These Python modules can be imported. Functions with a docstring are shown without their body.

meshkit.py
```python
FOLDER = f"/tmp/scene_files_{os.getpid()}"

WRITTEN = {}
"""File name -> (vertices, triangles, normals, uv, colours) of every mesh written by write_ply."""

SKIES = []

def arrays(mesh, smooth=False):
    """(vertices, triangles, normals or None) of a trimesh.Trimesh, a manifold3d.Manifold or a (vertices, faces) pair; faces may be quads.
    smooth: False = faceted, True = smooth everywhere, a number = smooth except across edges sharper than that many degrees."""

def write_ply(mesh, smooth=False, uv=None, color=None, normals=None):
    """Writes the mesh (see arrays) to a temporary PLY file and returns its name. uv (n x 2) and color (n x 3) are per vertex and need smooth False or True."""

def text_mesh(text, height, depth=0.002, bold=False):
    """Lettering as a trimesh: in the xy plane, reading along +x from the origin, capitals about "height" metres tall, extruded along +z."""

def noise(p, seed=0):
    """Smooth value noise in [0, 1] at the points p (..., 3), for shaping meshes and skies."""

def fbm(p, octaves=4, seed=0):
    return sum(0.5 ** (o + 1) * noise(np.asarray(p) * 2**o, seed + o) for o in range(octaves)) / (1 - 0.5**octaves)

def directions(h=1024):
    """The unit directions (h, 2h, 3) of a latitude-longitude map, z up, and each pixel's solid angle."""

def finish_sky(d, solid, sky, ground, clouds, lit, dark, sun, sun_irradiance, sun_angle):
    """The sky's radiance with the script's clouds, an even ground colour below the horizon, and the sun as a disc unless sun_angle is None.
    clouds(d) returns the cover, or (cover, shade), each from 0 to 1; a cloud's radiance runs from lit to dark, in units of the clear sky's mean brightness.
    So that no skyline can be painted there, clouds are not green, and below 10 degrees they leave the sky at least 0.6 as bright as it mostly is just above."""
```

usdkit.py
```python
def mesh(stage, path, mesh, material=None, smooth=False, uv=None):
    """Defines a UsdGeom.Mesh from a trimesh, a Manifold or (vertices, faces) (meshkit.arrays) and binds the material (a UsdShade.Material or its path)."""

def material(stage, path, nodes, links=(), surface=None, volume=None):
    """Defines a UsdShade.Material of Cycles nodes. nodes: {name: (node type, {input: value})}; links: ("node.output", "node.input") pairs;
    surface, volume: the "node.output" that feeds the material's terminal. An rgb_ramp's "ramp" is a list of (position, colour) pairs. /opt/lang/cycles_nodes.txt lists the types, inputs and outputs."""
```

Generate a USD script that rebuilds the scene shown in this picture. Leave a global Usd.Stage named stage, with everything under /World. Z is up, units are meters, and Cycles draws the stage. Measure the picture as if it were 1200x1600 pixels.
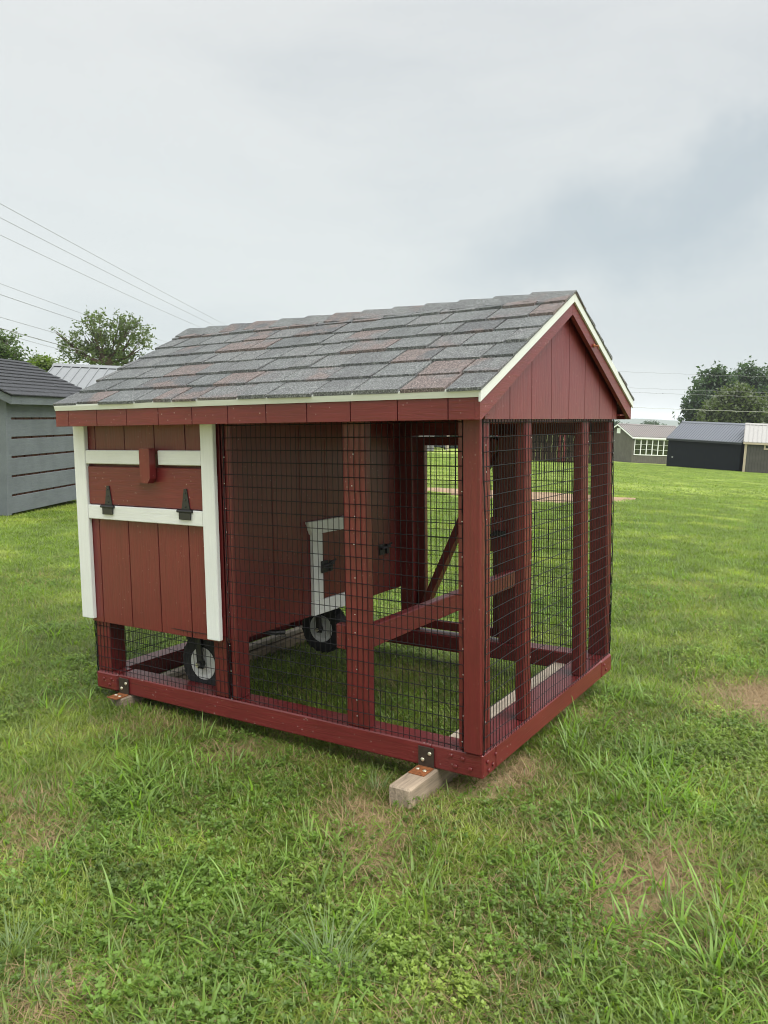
import math, random
import numpy as np
import trimesh
import usdkit
import meshkit
from pxr import Usd, UsdGeom, UsdLux, UsdShade, Gf, Sdf, Vt

rng = np.random.default_rng(7)
stage = Usd.Stage.CreateInMemory()
UsdGeom.SetStageUpAxis(stage, UsdGeom.Tokens.z)
UsdGeom.SetStageMetersPerUnit(stage, 1.0)
UsdGeom.Xform.Define(stage, '/World')
UsdGeom.Scope.Define(stage, '/World/Looks')

# ---------------------------------------------------------------- camera, sky, sun, exposure
CAM = np.array([0.0, 0.0, 1.34])
F = 1276.94 / 1200.0                    # focal length in picture widths
RIGHT = np.array([0.99897, 0.00546, 0.04503])
FWD = np.array([0.0, 0.99272, -0.12050])
UP = np.array([-0.04536, 0.12037, 0.99169])
RIGHT /= np.linalg.norm(RIGHT)
FWD = FWD - RIGHT * (FWD @ RIGHT); FWD /= np.linalg.norm(FWD)
UP = np.cross(RIGHT, FWD)
EXPOSURE = 1.34
SKY_STRENGTH = 0.10
SUN_INTENSITY = 0.4
SUN_DIR = np.array([0.50, -0.34, 0.80]); SUN_DIR /= np.linalg.norm(SUN_DIR)    # towards the sun

cam = UsdGeom.Camera.Define(stage, '/World/camera')
cam.CreateHorizontalApertureAttr(24.0)
cam.CreateVerticalApertureAttr(32.0)
cam.CreateFocalLengthAttr(24.0 * F)
cam.CreateClippingRangeAttr(Gf.Vec2f(0.05, 8000))
cam.CreateExposureAttr(EXPOSURE)
m4 = Gf.Matrix4d(*RIGHT, 0, *UP, 0, *(-FWD), 0, *CAM, 1)
cam.AddTransformOp().Set(m4)

elev = math.asin(SUN_DIR[2]); rot = math.atan2(SUN_DIR[0], SUN_DIR[1])
LOOK = '/World/Looks/'
CLOUD = 3.07
sky_mat = usdkit.material(stage, LOOK + 'sky_look', {
    'sky': ('sky_texture', {'sky_type': 'single_scattering', 'sun_disc': False, 'sun_elevation': elev, 'sun_rotation': rot, 'aerosol_density': 2.0}),
    'tc': ('texture_coordinate', {}),
    'map': ('mapping', {'mapping_type': 'point', 'scale': (1.0, 1.0, 3.2), 'location': (3.1, 0.4, 0.7)}),
    'n1': ('noise_texture', {'scale': 2.0, 'detail': 6.0, 'roughness': 0.55, 'distortion': 0.4}),
    'soft': ('rgb_ramp', {'ramp': [(0.0, tuple(CLOUD * np.array((.78, .83, .85)))), (0.38, tuple(CLOUD * np.array((.88, .92, .93)))), (0.55, tuple(CLOUD * np.array((.99, 1.015, 1.005)))), (1.0, tuple(CLOUD * np.array((1.10, 1.11, 1.09))))]}),
    'sep': ('separate_xyz', {}),
    'low': ('map_range', {'from_min': 0.0, 'from_max': 1.0, 'to_min': 0.0, 'to_max': 1.0, 'clamp': True}),
    'lowramp': ('rgb_ramp', {'ramp': [(0.0, (.90, .94, .945)), (0.2, (.96, .985, .985)), (0.42, (1.0, 1.0, 1.0)), (0.7, (2.2, 2.18, 2.15)), (1.0, (4.2, 4.15, 4.1))]}),
    'mul': ('mix', {'mix_type': 'multiply', 'fac': 1.0}),
    # one darker blue-grey cloud bank low in the east
    'dir': ('vector_math', {'math_type': 'normalize'}),
    'wob': ('noise_texture', {'scale': 5.5, 'detail': 6.0, 'roughness': 0.55}),
    'wsub': ('vector_math', {'math_type': 'subtract', 'vector2': (0.5, 0.5, 0.5)}),
    'wmul': ('vector_math', {'math_type': 'scale', 'scale': 0.24}),
    'wadd': ('vector_math', {'math_type': 'add'}),
    'rel': ('vector_math', {'math_type': 'subtract', 'vector2': (0.41, 0.87, 0.285)}),
    'rot': ('vector_rotate', {'rotate_type': 'y_axis', 'angle': 0.36}),
    'scl': ('vector_math', {'math_type': 'multiply', 'vector2': (2.2, 1.2, 14.0)}),
    'len': ('vector_math', {'math_type': 'length'}),
    'bank': ('map_range', {'range_type': 'smoothstep', 'from_min': 0.2, 'from_max': 1.2, 'to_min': 0.60, 'to_max': 0.0, 'clamp': True}),
    'dark': ('mix', {'mix_type': 'mix', 'color2': tuple(CLOUD * np.array((.54, .65, .715)))}),
    'blend': ('mix', {'mix_type': 'mix', 'fac': 0.95}),
    'bg': ('background_shader', {'strength': SKY_STRENGTH}),
}, [('tc.generated', 'map.vector'), ('map.vector', 'n1.vector'), ('n1.fac', 'soft.fac'), ('tc.generated', 'sep.vector'), ('sep.z', 'low.value'), ('low.result', 'lowramp.fac'),
    ('soft.color', 'mul.color1'), ('lowramp.color', 'mul.color2'), ('tc.generated', 'wob.vector'), ('wob.color', 'wsub.vector1'), ('wsub.vector', 'wmul.vector1'), ('tc.generated', 'wadd.vector1'), ('wmul.vector', 'wadd.vector2'),
    ('wadd.vector', 'rel.vector1'), ('rel.vector', 'rot.vector'), ('rot.vector', 'scl.vector1'), ('scl.vector', 'len.vector1'), ('len.value', 'bank.value'),
    ('bank.result', 'dark.fac'), ('mul.color', 'dark.color1'), ('sky.color', 'blend.color1'), ('dark.color', 'blend.color2'), ('blend.color', 'bg.color')], surface='bg.background')
dome = UsdLux.DomeLight.Define(stage, '/World/sky')
dome.CreateIntensityAttr(1.0)
UsdShade.MaterialBindingAPI.Apply(dome.GetPrim()).Bind(sky_mat)
dome.GetPrim().SetCustomDataByKey('kind', 'structure')
dome.GetPrim().SetCustomDataByKey('label', 'pale overcast sky with a darker blue-grey cloud bank low on the right')
dome.GetPrim().SetCustomDataByKey('category', 'sky')

sun = UsdLux.DistantLight.Define(stage, '/World/sun')
sun.CreateIntensityAttr(SUN_INTENSITY); sun.CreateAngleAttr(50.0); sun.CreateNormalizeAttr(True)
sun.CreateColorAttr(Gf.Vec3f(1.0, 0.965, 0.91))
zc = SUN_DIR; xc = np.cross((0, 1, 0), zc); xc /= np.linalg.norm(xc); yc = np.cross(zc, xc)
sun.AddTransformOp().Set(Gf.Matrix4d(*xc, 0, *yc, 0, *zc, 0, 0, 0, 30, 1))


def at(px, py, dist):
    """the point seen at pixel (px, py) of a 1200 x 1600 picture, dist metres ahead (world y)"""
    d = RIGHT * (px - 600) / 1276.94 + FWD - UP * (py - 800) / 1276.94
    return CAM + d * dist / d[1]


# ---------------------------------------------------------------- scene helpers
used = {}


def numbered(parent, name):
    k = (parent, name); used[k] = used.get(k, -1) + 1
    return f'{parent}/{name}' if used[k] == 0 else f'{parent}/{name}_{used[k]:03d}'


def path_of(p):
    return '/World' if p is None else (p if isinstance(p, str) else str(p.GetPath()))


def obj(name, mesh, mat, parent=None, smooth=False, label=None, cat=None, group=None, kind=None):
    p = numbered(path_of(parent), name)
    pr = usdkit.mesh(stage, p, mesh, mat, smooth=smooth).GetPrim()
    return tag(pr, label, cat, group, kind)


def tag(pr, label=None, cat=None, group=None, kind=None):
    for k, val in (('label', label), ('category', cat), ('group', group), ('kind', kind)):
        if val: pr.SetCustomDataByKey(k, val)
    return pr


def thing(name, label, cat, loc=(0, 0, 0), rotz=0.0, group=None, matrix=None):
    x = UsdGeom.Xform.Define(stage, numbered('/World', name))
    if matrix is not None:
        x.AddTransformOp().Set(matrix)
    else:
        x.AddTranslateOp().Set(Gf.Vec3d(*map(float, loc)))
        if rotz: x.AddRotateZOp().Set(math.degrees(rotz))
    return tag(x.GetPrim(), label, cat, group)


def cbox(x0, x1, y0, y1, z0, z1, c=0.003):
    """box with chamfered edges"""
    c = min(c, .45 * (x1 - x0), .45 * (y1 - y0), .45 * (z1 - z0))
    lo, hi = (x0, y0, z0), (x1, y1, z1)
    V = []
    idx = {}
    for sx in (0, 1):
        for sy in (0, 1):
            for sz in (0, 1):
                for ax in range(3):
                    s = (sx, sy, sz)
                    p = [0, 0, 0]
                    for k in range(3):
                        e = (hi if s[k] else lo)[k]
                        p[k] = e if k == ax else e + (-c if s[k] else c)
                    idx[(s, ax)] = len(V); V.append(p)
    Fc = []
    def quad(a, b, c_, d): Fc.append((a, b, c_)); Fc.append((a, c_, d))
    for ax in range(3):
        o1, o2 = [k for k in range(3) if k != ax]
        for side in (0, 1):
            q = []
            for (a, b) in ((0, 0), (1, 0), (1, 1), (0, 1)):
                s = [0, 0, 0]; s[ax] = side; s[o1] = a; s[o2] = b
                q.append(idx[(tuple(s), ax)])
            quad(*q)
    for e in range(3):          # edges along axis e
        a1, a2 = [k for k in range(3) if k != e]
        for u in (0, 1):
            for w in (0, 1):
                s0 = [0, 0, 0]; s1 = [0, 0, 0]
                s0[a1] = s1[a1] = u; s0[a2] = s1[a2] = w; s1[e] = 1
                s0 = tuple(s0); s1 = tuple(s1)
                quad(idx[(s0, a1)], idx[(s1, a1)], idx[(s1, a2)], idx[(s0, a2)])
    for sx in (0, 1):
        for sy in (0, 1):
            for sz in (0, 1):
                s = (sx, sy, sz); Fc.append((idx[(s, 0)], idx[(s, 1)], idx[(s, 2)]))
    V = np.array(V, float); Fc = np.array(Fc)
    ctr = V.mean(0)
    n = np.cross(V[Fc[:, 1]] - V[Fc[:, 0]], V[Fc[:, 2]] - V[Fc[:, 0]])
    flip = ((V[Fc].mean(1) - ctr) * n).sum(1) < 0
    Fc[flip] = Fc[flip][:, ::-1]
    return trimesh.Trimesh(V, Fc, process=False)


def cat(*ms):
    ms = [m for mm in ms for m in (mm if isinstance(mm, (list, tuple)) else [mm])]
    return trimesh.util.concatenate(ms)


def moved(m, M=None, t=(0, 0, 0)):
    m = m.copy()
    T = np.eye(4)
    if M is not None: T[:3, :3] = M
    T[:3, 3] = t
    m.apply_transform(T); return m


def rotm(axis, deg):
    return trimesh.transformations.rotation_matrix(math.radians(deg), axis)[:3, :3]


def beam(a, b, w, h, up=(0, 0, 1), c=0.003):
    """board from a to b; w across, h along up"""
    a, b = np.array(a, float), np.array(b, float)
    d = b - a; L = np.linalg.norm(d); d /= L
    s = np.cross(d, up); s /= np.linalg.norm(s); u = np.cross(s, d)
    m = cbox(0, L, -w / 2, w / 2, -h / 2, h / 2, c)
    return moved(m, np.stack([d, s, u], 1), a) if np.linalg.det(np.stack([d, s, u], 1)) > 0 else moved(m, np.stack([d, -s, u], 1), a)


def tube(pts, r, n=6, closed_ends=True):
    pts = np.array(pts, float); r = np.broadcast_to(np.asarray(r, float), (len(pts),))
    T = np.gradient(pts, axis=0); T /= np.linalg.norm(T, axis=1, keepdims=True)
    ref = np.array([0, 0, 1.0]) if abs(T[:, 2]).mean() < .8 else np.array([1.0, 0, 0])
    A = np.cross(T, ref); A /= np.linalg.norm(A, axis=1, keepdims=True); B = np.cross(T, A)
    th = np.arange(n) / n * 2 * np.pi
    V = (pts[:, None] + r[:, None, None] * (A[:, None] * np.cos(th)[None, :, None] + B[:, None] * np.sin(th)[None, :, None])).reshape(-1, 3)
    k = len(pts); i = np.arange(k - 1)[:, None] * n + np.arange(n)[None]; j = np.arange(k - 1)[:, None] * n + (np.arange(n)[None] + 1) % n
    f = np.concatenate([np.stack([i, i + n, j], -1).reshape(-1, 3), np.stack([j, i + n, j + n], -1).reshape(-1, 3)])
    if closed_ends:
        V = np.vstack([V, pts[:1], pts[-1:]])
        a = np.arange(n); b = (a + 1) % n
        f = np.vstack([f, np.stack([np.full(n, k * n), a, b], 1), np.stack([np.full(n, k * n + 1), (k - 1) * n + b, (k - 1) * n + a], 1)])
    return trimesh.Trimesh(V, f, process=False)


def prism(poly, axis, a, b):
    """a convex polygon (2-D points in the plane of the other two axes) extruded from a to b along axis"""
    poly = np.array(poly, float); n = len(poly)
    o = [k for k in range(3) if k != axis]
    V = np.zeros((2 * n, 3))
    for s, v in ((0, a), (1, b)):
        V[s * n:(s + 1) * n, o[0]] = poly[:, 0]; V[s * n:(s + 1) * n, o[1]] = poly[:, 1]; V[s * n:(s + 1) * n, axis] = v
    f = []
    for i in range(n):
        j = (i + 1) % n
        f += [(i, j, n + j), (i, n + j, n + i)]
    for i in range(1, n - 1): f += [(0, i + 1, i), (n, n + i, n + i + 1)]
    m = trimesh.Trimesh(V, f, process=False)
    ctr = V.mean(0); N = m.face_normals
    fl = ((V[np.array(f)].mean(1) - ctr) * N).sum(1) < 0
    ff = np.array(f); ff[fl] = ff[fl][:, ::-1]
    return trimesh.Trimesh(V, ff, process=False)


def disc(c, axis, r, h, n=20):
    m = trimesh.creation.cylinder(radius=r, height=h, sections=n)
    R_ = np.eye(3)
    if axis == 0: R_ = rotm((0, 1, 0), 90)
    if axis == 1: R_ = rotm((1, 0, 0), 90)
    return moved(m, R_, c)


# ---------------------------------------------------------------- materials
def paint(name, col, axis=2, rough=0.5, grain=0.35, specks=0.0, vary=0.17, spec=0.5, gscale=1.0, speck_col=(.5, .42, .38)):
    sc = [70.0 * gscale] * 3; sc[axis] = 5.0 * gscale
    nodes = {
        'tc': ('texture_coordinate', {}),
        'map': ('mapping', {'scale': tuple(sc)}),
        'g': ('noise_texture', {'scale': 1.0, 'detail': 5.0, 'roughness': 0.6, 'distortion': 1.2}),
        'bump': ('bump', {'strength': grain, 'distance': 0.004}),
        'n': ('noise_texture', {'scale': 3.0, 'detail': 5.0, 'roughness': 0.6}),
        'ramp': ('rgb_ramp', {'ramp': [(0.25, tuple(np.array(col) * (1 - vary))), (0.75, tuple(np.array(col) * (1 + vary)))]}),
        'gr': ('map_range', {'from_min': 0.3, 'from_max': 0.7, 'to_min': 1 - vary, 'to_max': 1 + vary * .6, 'clamp': True}),
        'mul': ('vector_math', {'math_type': 'scale'}),
        'vor': ('voronoi_texture', {'scale': 38.0, 'randomness': 1.0}),
        'vm': ('map_range', {'from_min': 0.08, 'from_max': 0.15, 'to_min': 1.0, 'to_max': 0.0, 'clamp': True}),
        'vn': ('noise_texture', {'scale': 6.0, 'detail': 3.0}),
        'vr': ('map_range', {'from_min': 0.42, 'from_max': 0.62, 'to_min': 0.0, 'to_max': specks, 'clamp': True}),
        'vmul': ('math', {'math_type': 'multiply'}),
        'mix': ('mix', {'mix_type': 'mix', 'color2': speck_col}),
        'p': ('principled_bsdf', {'roughness': rough, 'specular_ior_level': spec}),
    }
    links = [('tc.object', 'map.vector'), ('map.vector', 'g.vector'), ('g.fac', 'bump.height'), ('bump.normal', 'p.normal'), ('tc.object', 'n.vector'), ('n.fac', 'ramp.fac'),
             ('g.fac', 'gr.value'), ('ramp.color', 'mul.vector1'), ('gr.result', 'mul.scale'), ('tc.object', 'vor.vector'), ('vor.distance', 'vm.value'), ('tc.object', 'vn.vector'), ('vn.fac', 'vr.value'),
             ('vm.result', 'vmul.value1'), ('vr.result', 'vmul.value2'), ('vmul.value', 'mix.fac'), ('mul.vector', 'mix.color1'), ('mix.color', 'p.base_color')]
    return usdkit.material(stage, LOOK + name, nodes, links, surface='p.BSDF')


RED = (.121, .0150, .0155)
red_z = paint('red_paint_upright_grain', RED, 2, .36, .40, 0.21)
red_y = paint('red_paint_long_grain', RED, 1, .36, .45, 0.38)
red_x = paint('red_paint_cross_grain', RED, 0, .36, .45, 0.38)
red_smooth = paint('red_paint_smooth', RED, 2, .34, .12, 0.15)
white_p = paint('white_paint', (.65, .665, .645), 2, .5, .30, .0, .05)
white_py = paint('white_paint_long', (.65, .665, .645), 1, .5, .35, .0, .05)
drip_m = paint('drip_edge_metal', (.54, .565, .53), 1, .42, .03, .0, .03)
wood_m = paint('weathered_timber', (.30, .235, .17), 0, .75, .8, .0, .35)
wood_old = paint('pale_weathered_board', (.42, .36, .29), 0, .75, .6, .0, .25)
dark_wood = paint('roof_underside', (.10, .08, .065), 1, .8, .3, 0, .2)


def simple(name, col, rough=.5, metallic=0.0, spec=.5, vary=.0, scale=8.0, bump=0.0, bscale=60.0):
    nodes = {'tc': ('texture_coordinate', {}), 'n': ('noise_texture', {'scale': scale, 'detail': 6.0, 'roughness': .6}),
             'ramp': ('rgb_ramp', {'ramp': [(0.25, tuple(np.array(col) * (1 - vary))), (0.75, tuple(np.array(col) * (1 + vary)))]}),
             'p': ('principled_bsdf', {'roughness': rough, 'metallic': metallic, 'specular_ior_level': spec})}
    links = [('tc.object', 'n.vector'), ('n.fac', 'ramp.fac'), ('ramp.color', 'p.base_color')]
    if bump:
        nodes['b'] = ('noise_texture', {'scale': bscale, 'detail': 4.0}); nodes['bp'] = ('bump', {'strength': bump, 'distance': .004})
        links += [('tc.object', 'b.vector'), ('b.fac', 'bp.height'), ('bp.normal', 'p.normal')]
    return usdkit.material(stage, LOOK + name, nodes, links, surface='p.BSDF')


black_m = simple('black_painted_steel', (.012, .012, .013), .45, 0, .5, .2)
wire_m = simple('black_coated_wire', (.004, .004, .005), .5, 0, .25)
rubber_m = simple('black_rubber', (.020, .020, .022), .75, 0, .35, .25, 14)
hub_m = simple('light_grey_wheel_rim', (.58, .58, .57), .5, 0, .5, .12, 20)
rust_m = simple('rusty_steel', (.24, .085, .03), .7, .2, .4, .5, 60)
plate_m = simple('dark_bronze_steel', (.05, .036, .028), .5, .5, .5, .3, 40)
screw_m = simple('zinc_screw', (.62, .58, .45), .35, .8)

shingle_m = usdkit.material(stage, LOOK + 'asphalt_shingle', {
    'oi': ('object_info', {}), 'tc': ('texture_coordinate', {}),
    'gran': ('noise_texture', {'scale': 165.0, 'detail': 3.0, 'roughness': .75}),
    'gramp': ('rgb_ramp', {'ramp': [(.34, (.32, .32, .33)), (.46, (.74, .74, .74)), (.55, (1.12, 1.12, 1.11)), (.65, (2.3, 2.3, 2.25))]}),
    'tone': ('rgb_ramp', {'ramp': [(0.0, (.084, .090, .092)), (.22, (.115, .122, .123)), (.40, (.092, .095, .098)), (.56, (.120, .126, .126)), (.70, (.108, .109, .111)), (.82, (.126, .102, .097)), (.92, (.118, .099, .095)), (1.0, (.080, .083, .087))]}),
    'wide': ('noise_texture', {'scale': 5.0, 'detail': 3.0, 'roughness': .6}),
    'wmap': ('map_range', {'from_min': .25, 'from_max': .75, 'to_min': -.22, 'to_max': .22}),
    'sum': ('math', {'math_type': 'add', 'use_clamp': True}),
    'mul': ('mix', {'mix_type': 'multiply', 'fac': 1.0}),
    'bump': ('bump', {'strength': .6, 'distance': .003}),
    'p': ('principled_bsdf', {'roughness': .9, 'specular_ior_level': .35}),
}, [('tc.object', 'gran.vector'), ('gran.fac', 'gramp.fac'), ('tc.object', 'wide.vector'), ('wide.fac', 'wmap.value'), ('oi.random', 'sum.value1'), ('wmap.result', 'sum.value2'), ('sum.value', 'tone.fac'),
    ('tone.color', 'mul.color1'), ('gramp.color', 'mul.color2'), ('mul.color', 'p.base_color'), ('gran.fac', 'bump.height'), ('bump.normal', 'p.normal')], surface='p.BSDF')


def leaf_material(name, cols, trans=.35, patch=None, rough=.42, tcol=None, spec=.55):
    """cols: ramp over each leaf's or blade's own random number; patch: (colour, scale, lo, hi) mixes in a second colour over broad patches of ground"""
    nodes = {'g': ('geometry', {}), 'ramp': ('rgb_ramp', {'ramp': cols}), 'p': ('principled_bsdf', {'roughness': rough, 'specular_ior_level': spec}),
             'tr': ('translucent_bsdf', {}), 'mx': ('mix_closure', {'fac': trans}), 'tm': ('mix', {'mix_type': 'multiply', 'fac': 1.0, 'color2': tcol or (1.25, 1.4, .55)})}
    links = [('g.random_per_island', 'ramp.fac'), ('tr.BSDF', 'mx.closure2'), ('p.BSDF', 'mx.closure1'), ('tm.color', 'tr.color')]
    out = 'ramp.color'
    if patch:
        col2, sc, lo, hi, amt = patch
        nodes['pn'] = ('noise_texture', {'scale': sc, 'detail': 4.0, 'roughness': .6}); nodes['pr'] = ('map_range', {'from_min': lo, 'from_max': hi, 'to_min': 0.0, 'to_max': amt, 'clamp': True})
        nodes['pm'] = ('mix', {'mix_type': 'mix', 'color2': col2})
        nodes['vn'] = ('noise_texture', {'scale': 3.6, 'detail': 4.0, 'roughness': .65}); nodes['vr'] = ('map_range', {'from_min': .32, 'from_max': .68, 'to_min': .70, 'to_max': 1.25, 'clamp': True}); nodes['vs'] = ('vector_math', {'math_type': 'scale'})
        nodes['oi'] = ('object_info', {}); nodes['om'] = ('map_range', {'from_min': 0.0, 'from_max': 1.0, 'to_min': .74, 'to_max': 1.28}); nodes['oo'] = ('math', {'math_type': 'multiply'})
        links += [('g.position', 'pn.vector'), ('pn.fac', 'pr.value'), ('pr.result', 'pm.fac'), (out, 'pm.color1'), ('g.position', 'vn.vector'), ('vn.fac', 'vr.value'), ('pm.color', 'vs.vector1'), ('oi.random', 'om.value'), ('om.result', 'oo.value1'), ('vr.result', 'oo.value2'), ('oo.value', 'vs.scale')]
        out = 'vs.vector'
    links += [(out, 'p.base_color'), (out, 'tm.color1')]
    return usdkit.material(stage, LOOK + name, nodes, links, surface='mx.closure')


# ---------------------------------------------------------------- ground
def smooth01(x): x = np.clip(x, 0, 1); return x * x * (3 - 2 * x)


def ground_base(x, y):
    x, y = np.asarray(x, float), np.asarray(y, float)
    near = -.040 + np.where(x > .4, .0586, .037) * 2.4 * np.tanh((x - .4) / 2.4) - .0156 * 3.5 * np.tanh((y - 2.79) / 3.5)
    r = np.hypot(x, y)
    fade = 1 - smooth01((r - 10) / 40)
    s = np.maximum(r - 7, 0)
    fall = -.0335 * s * s / (s + 6.0)
    fall = np.where(r > 60, -.0335 * 53 * 53 / 59 - 6.0 * (1 - np.exp(-(r - 60) / 200.0)) , fall)
    return near * fade - .06 * (1 - fade) + fall


def ground_z(x, y):
    x, y = np.asarray(x, float), np.asarray(y, float)
    r = np.hypot(x, y)
    p = np.stack([x, y, 0 * x], -1)
    b = (meshkit.fbm(p * 1.3, 3, 5) - .5) * .035 + (meshkit.fbm(p * .25, 2, 9) - .5) * .10 * np.clip((r - 6) / 10, 0, 1)
    return ground_base(x, y) + b * np.clip((60 - r) / 40, 0, 1)


GREEN_NOISE = .55
DRY = []      # (x, y, rx, ry, strength) of the worn straw-coloured patches, found below from where they lie


def ground_hit(px, py):
    d = at(px, py, 1.0) - CAM
    lo, hi = .5, 300.0
    t = .5
    while t < 200:
        p = CAM + d * t
        if p[2] < ground_z(p[0], p[1]): break
        t *= 1.01
    return CAM + d * t


for (px, py, rx, ry, s) in ((1190, 1100, .22, .30, 1.0), (1040, 1385, .17, .20, 1.0), (1085, 1335, .12, .16, .6), (930, 1365, .14, .10, .55), (372, 1188, .13, .10, .8), (300, 1135, .18, .12, .6), (590, 1285, .13, .20, .8), (600, 1345, .12, .18, .6), (45, 1262, .10, .12, .9), (52, 1330, .10, .14, .7),
                            (25, 1590, .12, .10, 1.0), (90, 1585, .10, .08, .8), (815, 1218, .16, .12, .9), (700, 1400, .20, .12, .35), (640, 1595, .20, .06, .5), (800, 1560, .10, .10, .5), (930, 1130, .25, .12, .5), (870, 1330, .10, .12, .5), (600, 1190, .3, .08, .45), (1000, 1280, .12, .1, .4), (1150, 1440, .08, .08, .5), (650, 1060, .25, .1, .4), (560, 1590, .15, .05, .5), (480, 1200, .15, .1, .4)):
    g = ground_hit(px, py); DRY.append((g[0], g[1], rx, ry, s))
DRY = np.array(DRY)


def dryness(x, y):
    x, y = np.asarray(x, float), np.asarray(y, float)
    out = np.zeros(x.shape)
    w = (meshkit.fbm(np.stack([x, y, 0 * x], -1) * 7.0, 3, 21) - .5) * 1.1
    for (cx, cy, rx, ry, s) in DRY:
        q = np.hypot((x - cx) / (1.45 * rx), (y - cy) / (1.45 * ry)) + w
        out = np.maximum(out, min(1.0, s * 1.15) * np.clip(1.4 - q, 0, 1))
    return out


# soil strip: polygon on the lawn behind the coop (centre line with half widths)
SOIL = [(at(610, 760, 1), None)]
soil_line = np.array([ground_hit(600, 763)[:2], ground_hit(660, 765)[:2], ground_hit(740, 769)[:2], ground_hit(800, 774)[:2], ground_hit(860, 778)[:2], ground_hit(920, 779)[:2], ground_hit(992, 781)[:2]])
soil_half = np.array([.42, .5, .8, 1.35, 1.6, .9, .05])


def soil_dist(x, y):
    """< 0 inside the bare strip"""
    x, y = np.asarray(x, float), np.asarray(y, float)
    best = np.full(x.shape, 1e9)
    for (a, b, ha, hb) in zip(soil_line[:-1], soil_line[1:], soil_half[:-1], soil_half[1:]):
        d = b - a; L2 = d @ d
        t = np.clip(((x - a[0]) * d[0] + (y - a[1]) * d[1]) / L2, 0, 1)
        best = np.minimum(best, np.hypot(x - a[0] - t * d[0], y - a[1] - t * d[1]) - (ha + (hb - ha) * t))
    return best


def grid_mesh(rs, ths, zf):
    R_, T_ = np.meshgrid(rs, ths, indexing='ij')
    X, Y = R_ * np.sin(T_), R_ * np.cos(T_)
    V = np.stack([X, Y, zf(X, Y)], -1).reshape(-1, 3)
    n = len(ths); k = len(rs)
    i = (np.arange(k - 1)[:, None] * n + np.arange(n - 1)[None]).ravel()
    f = np.concatenate([np.stack([i, i + 1, i + n], 1), np.stack([i + 1, i + n + 1, i + n], 1)])
    m = trimesh.Trimesh(V, f, process=False)
    if m.face_normals[:, 2].mean() < 0: m.invert()
    return m


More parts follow.
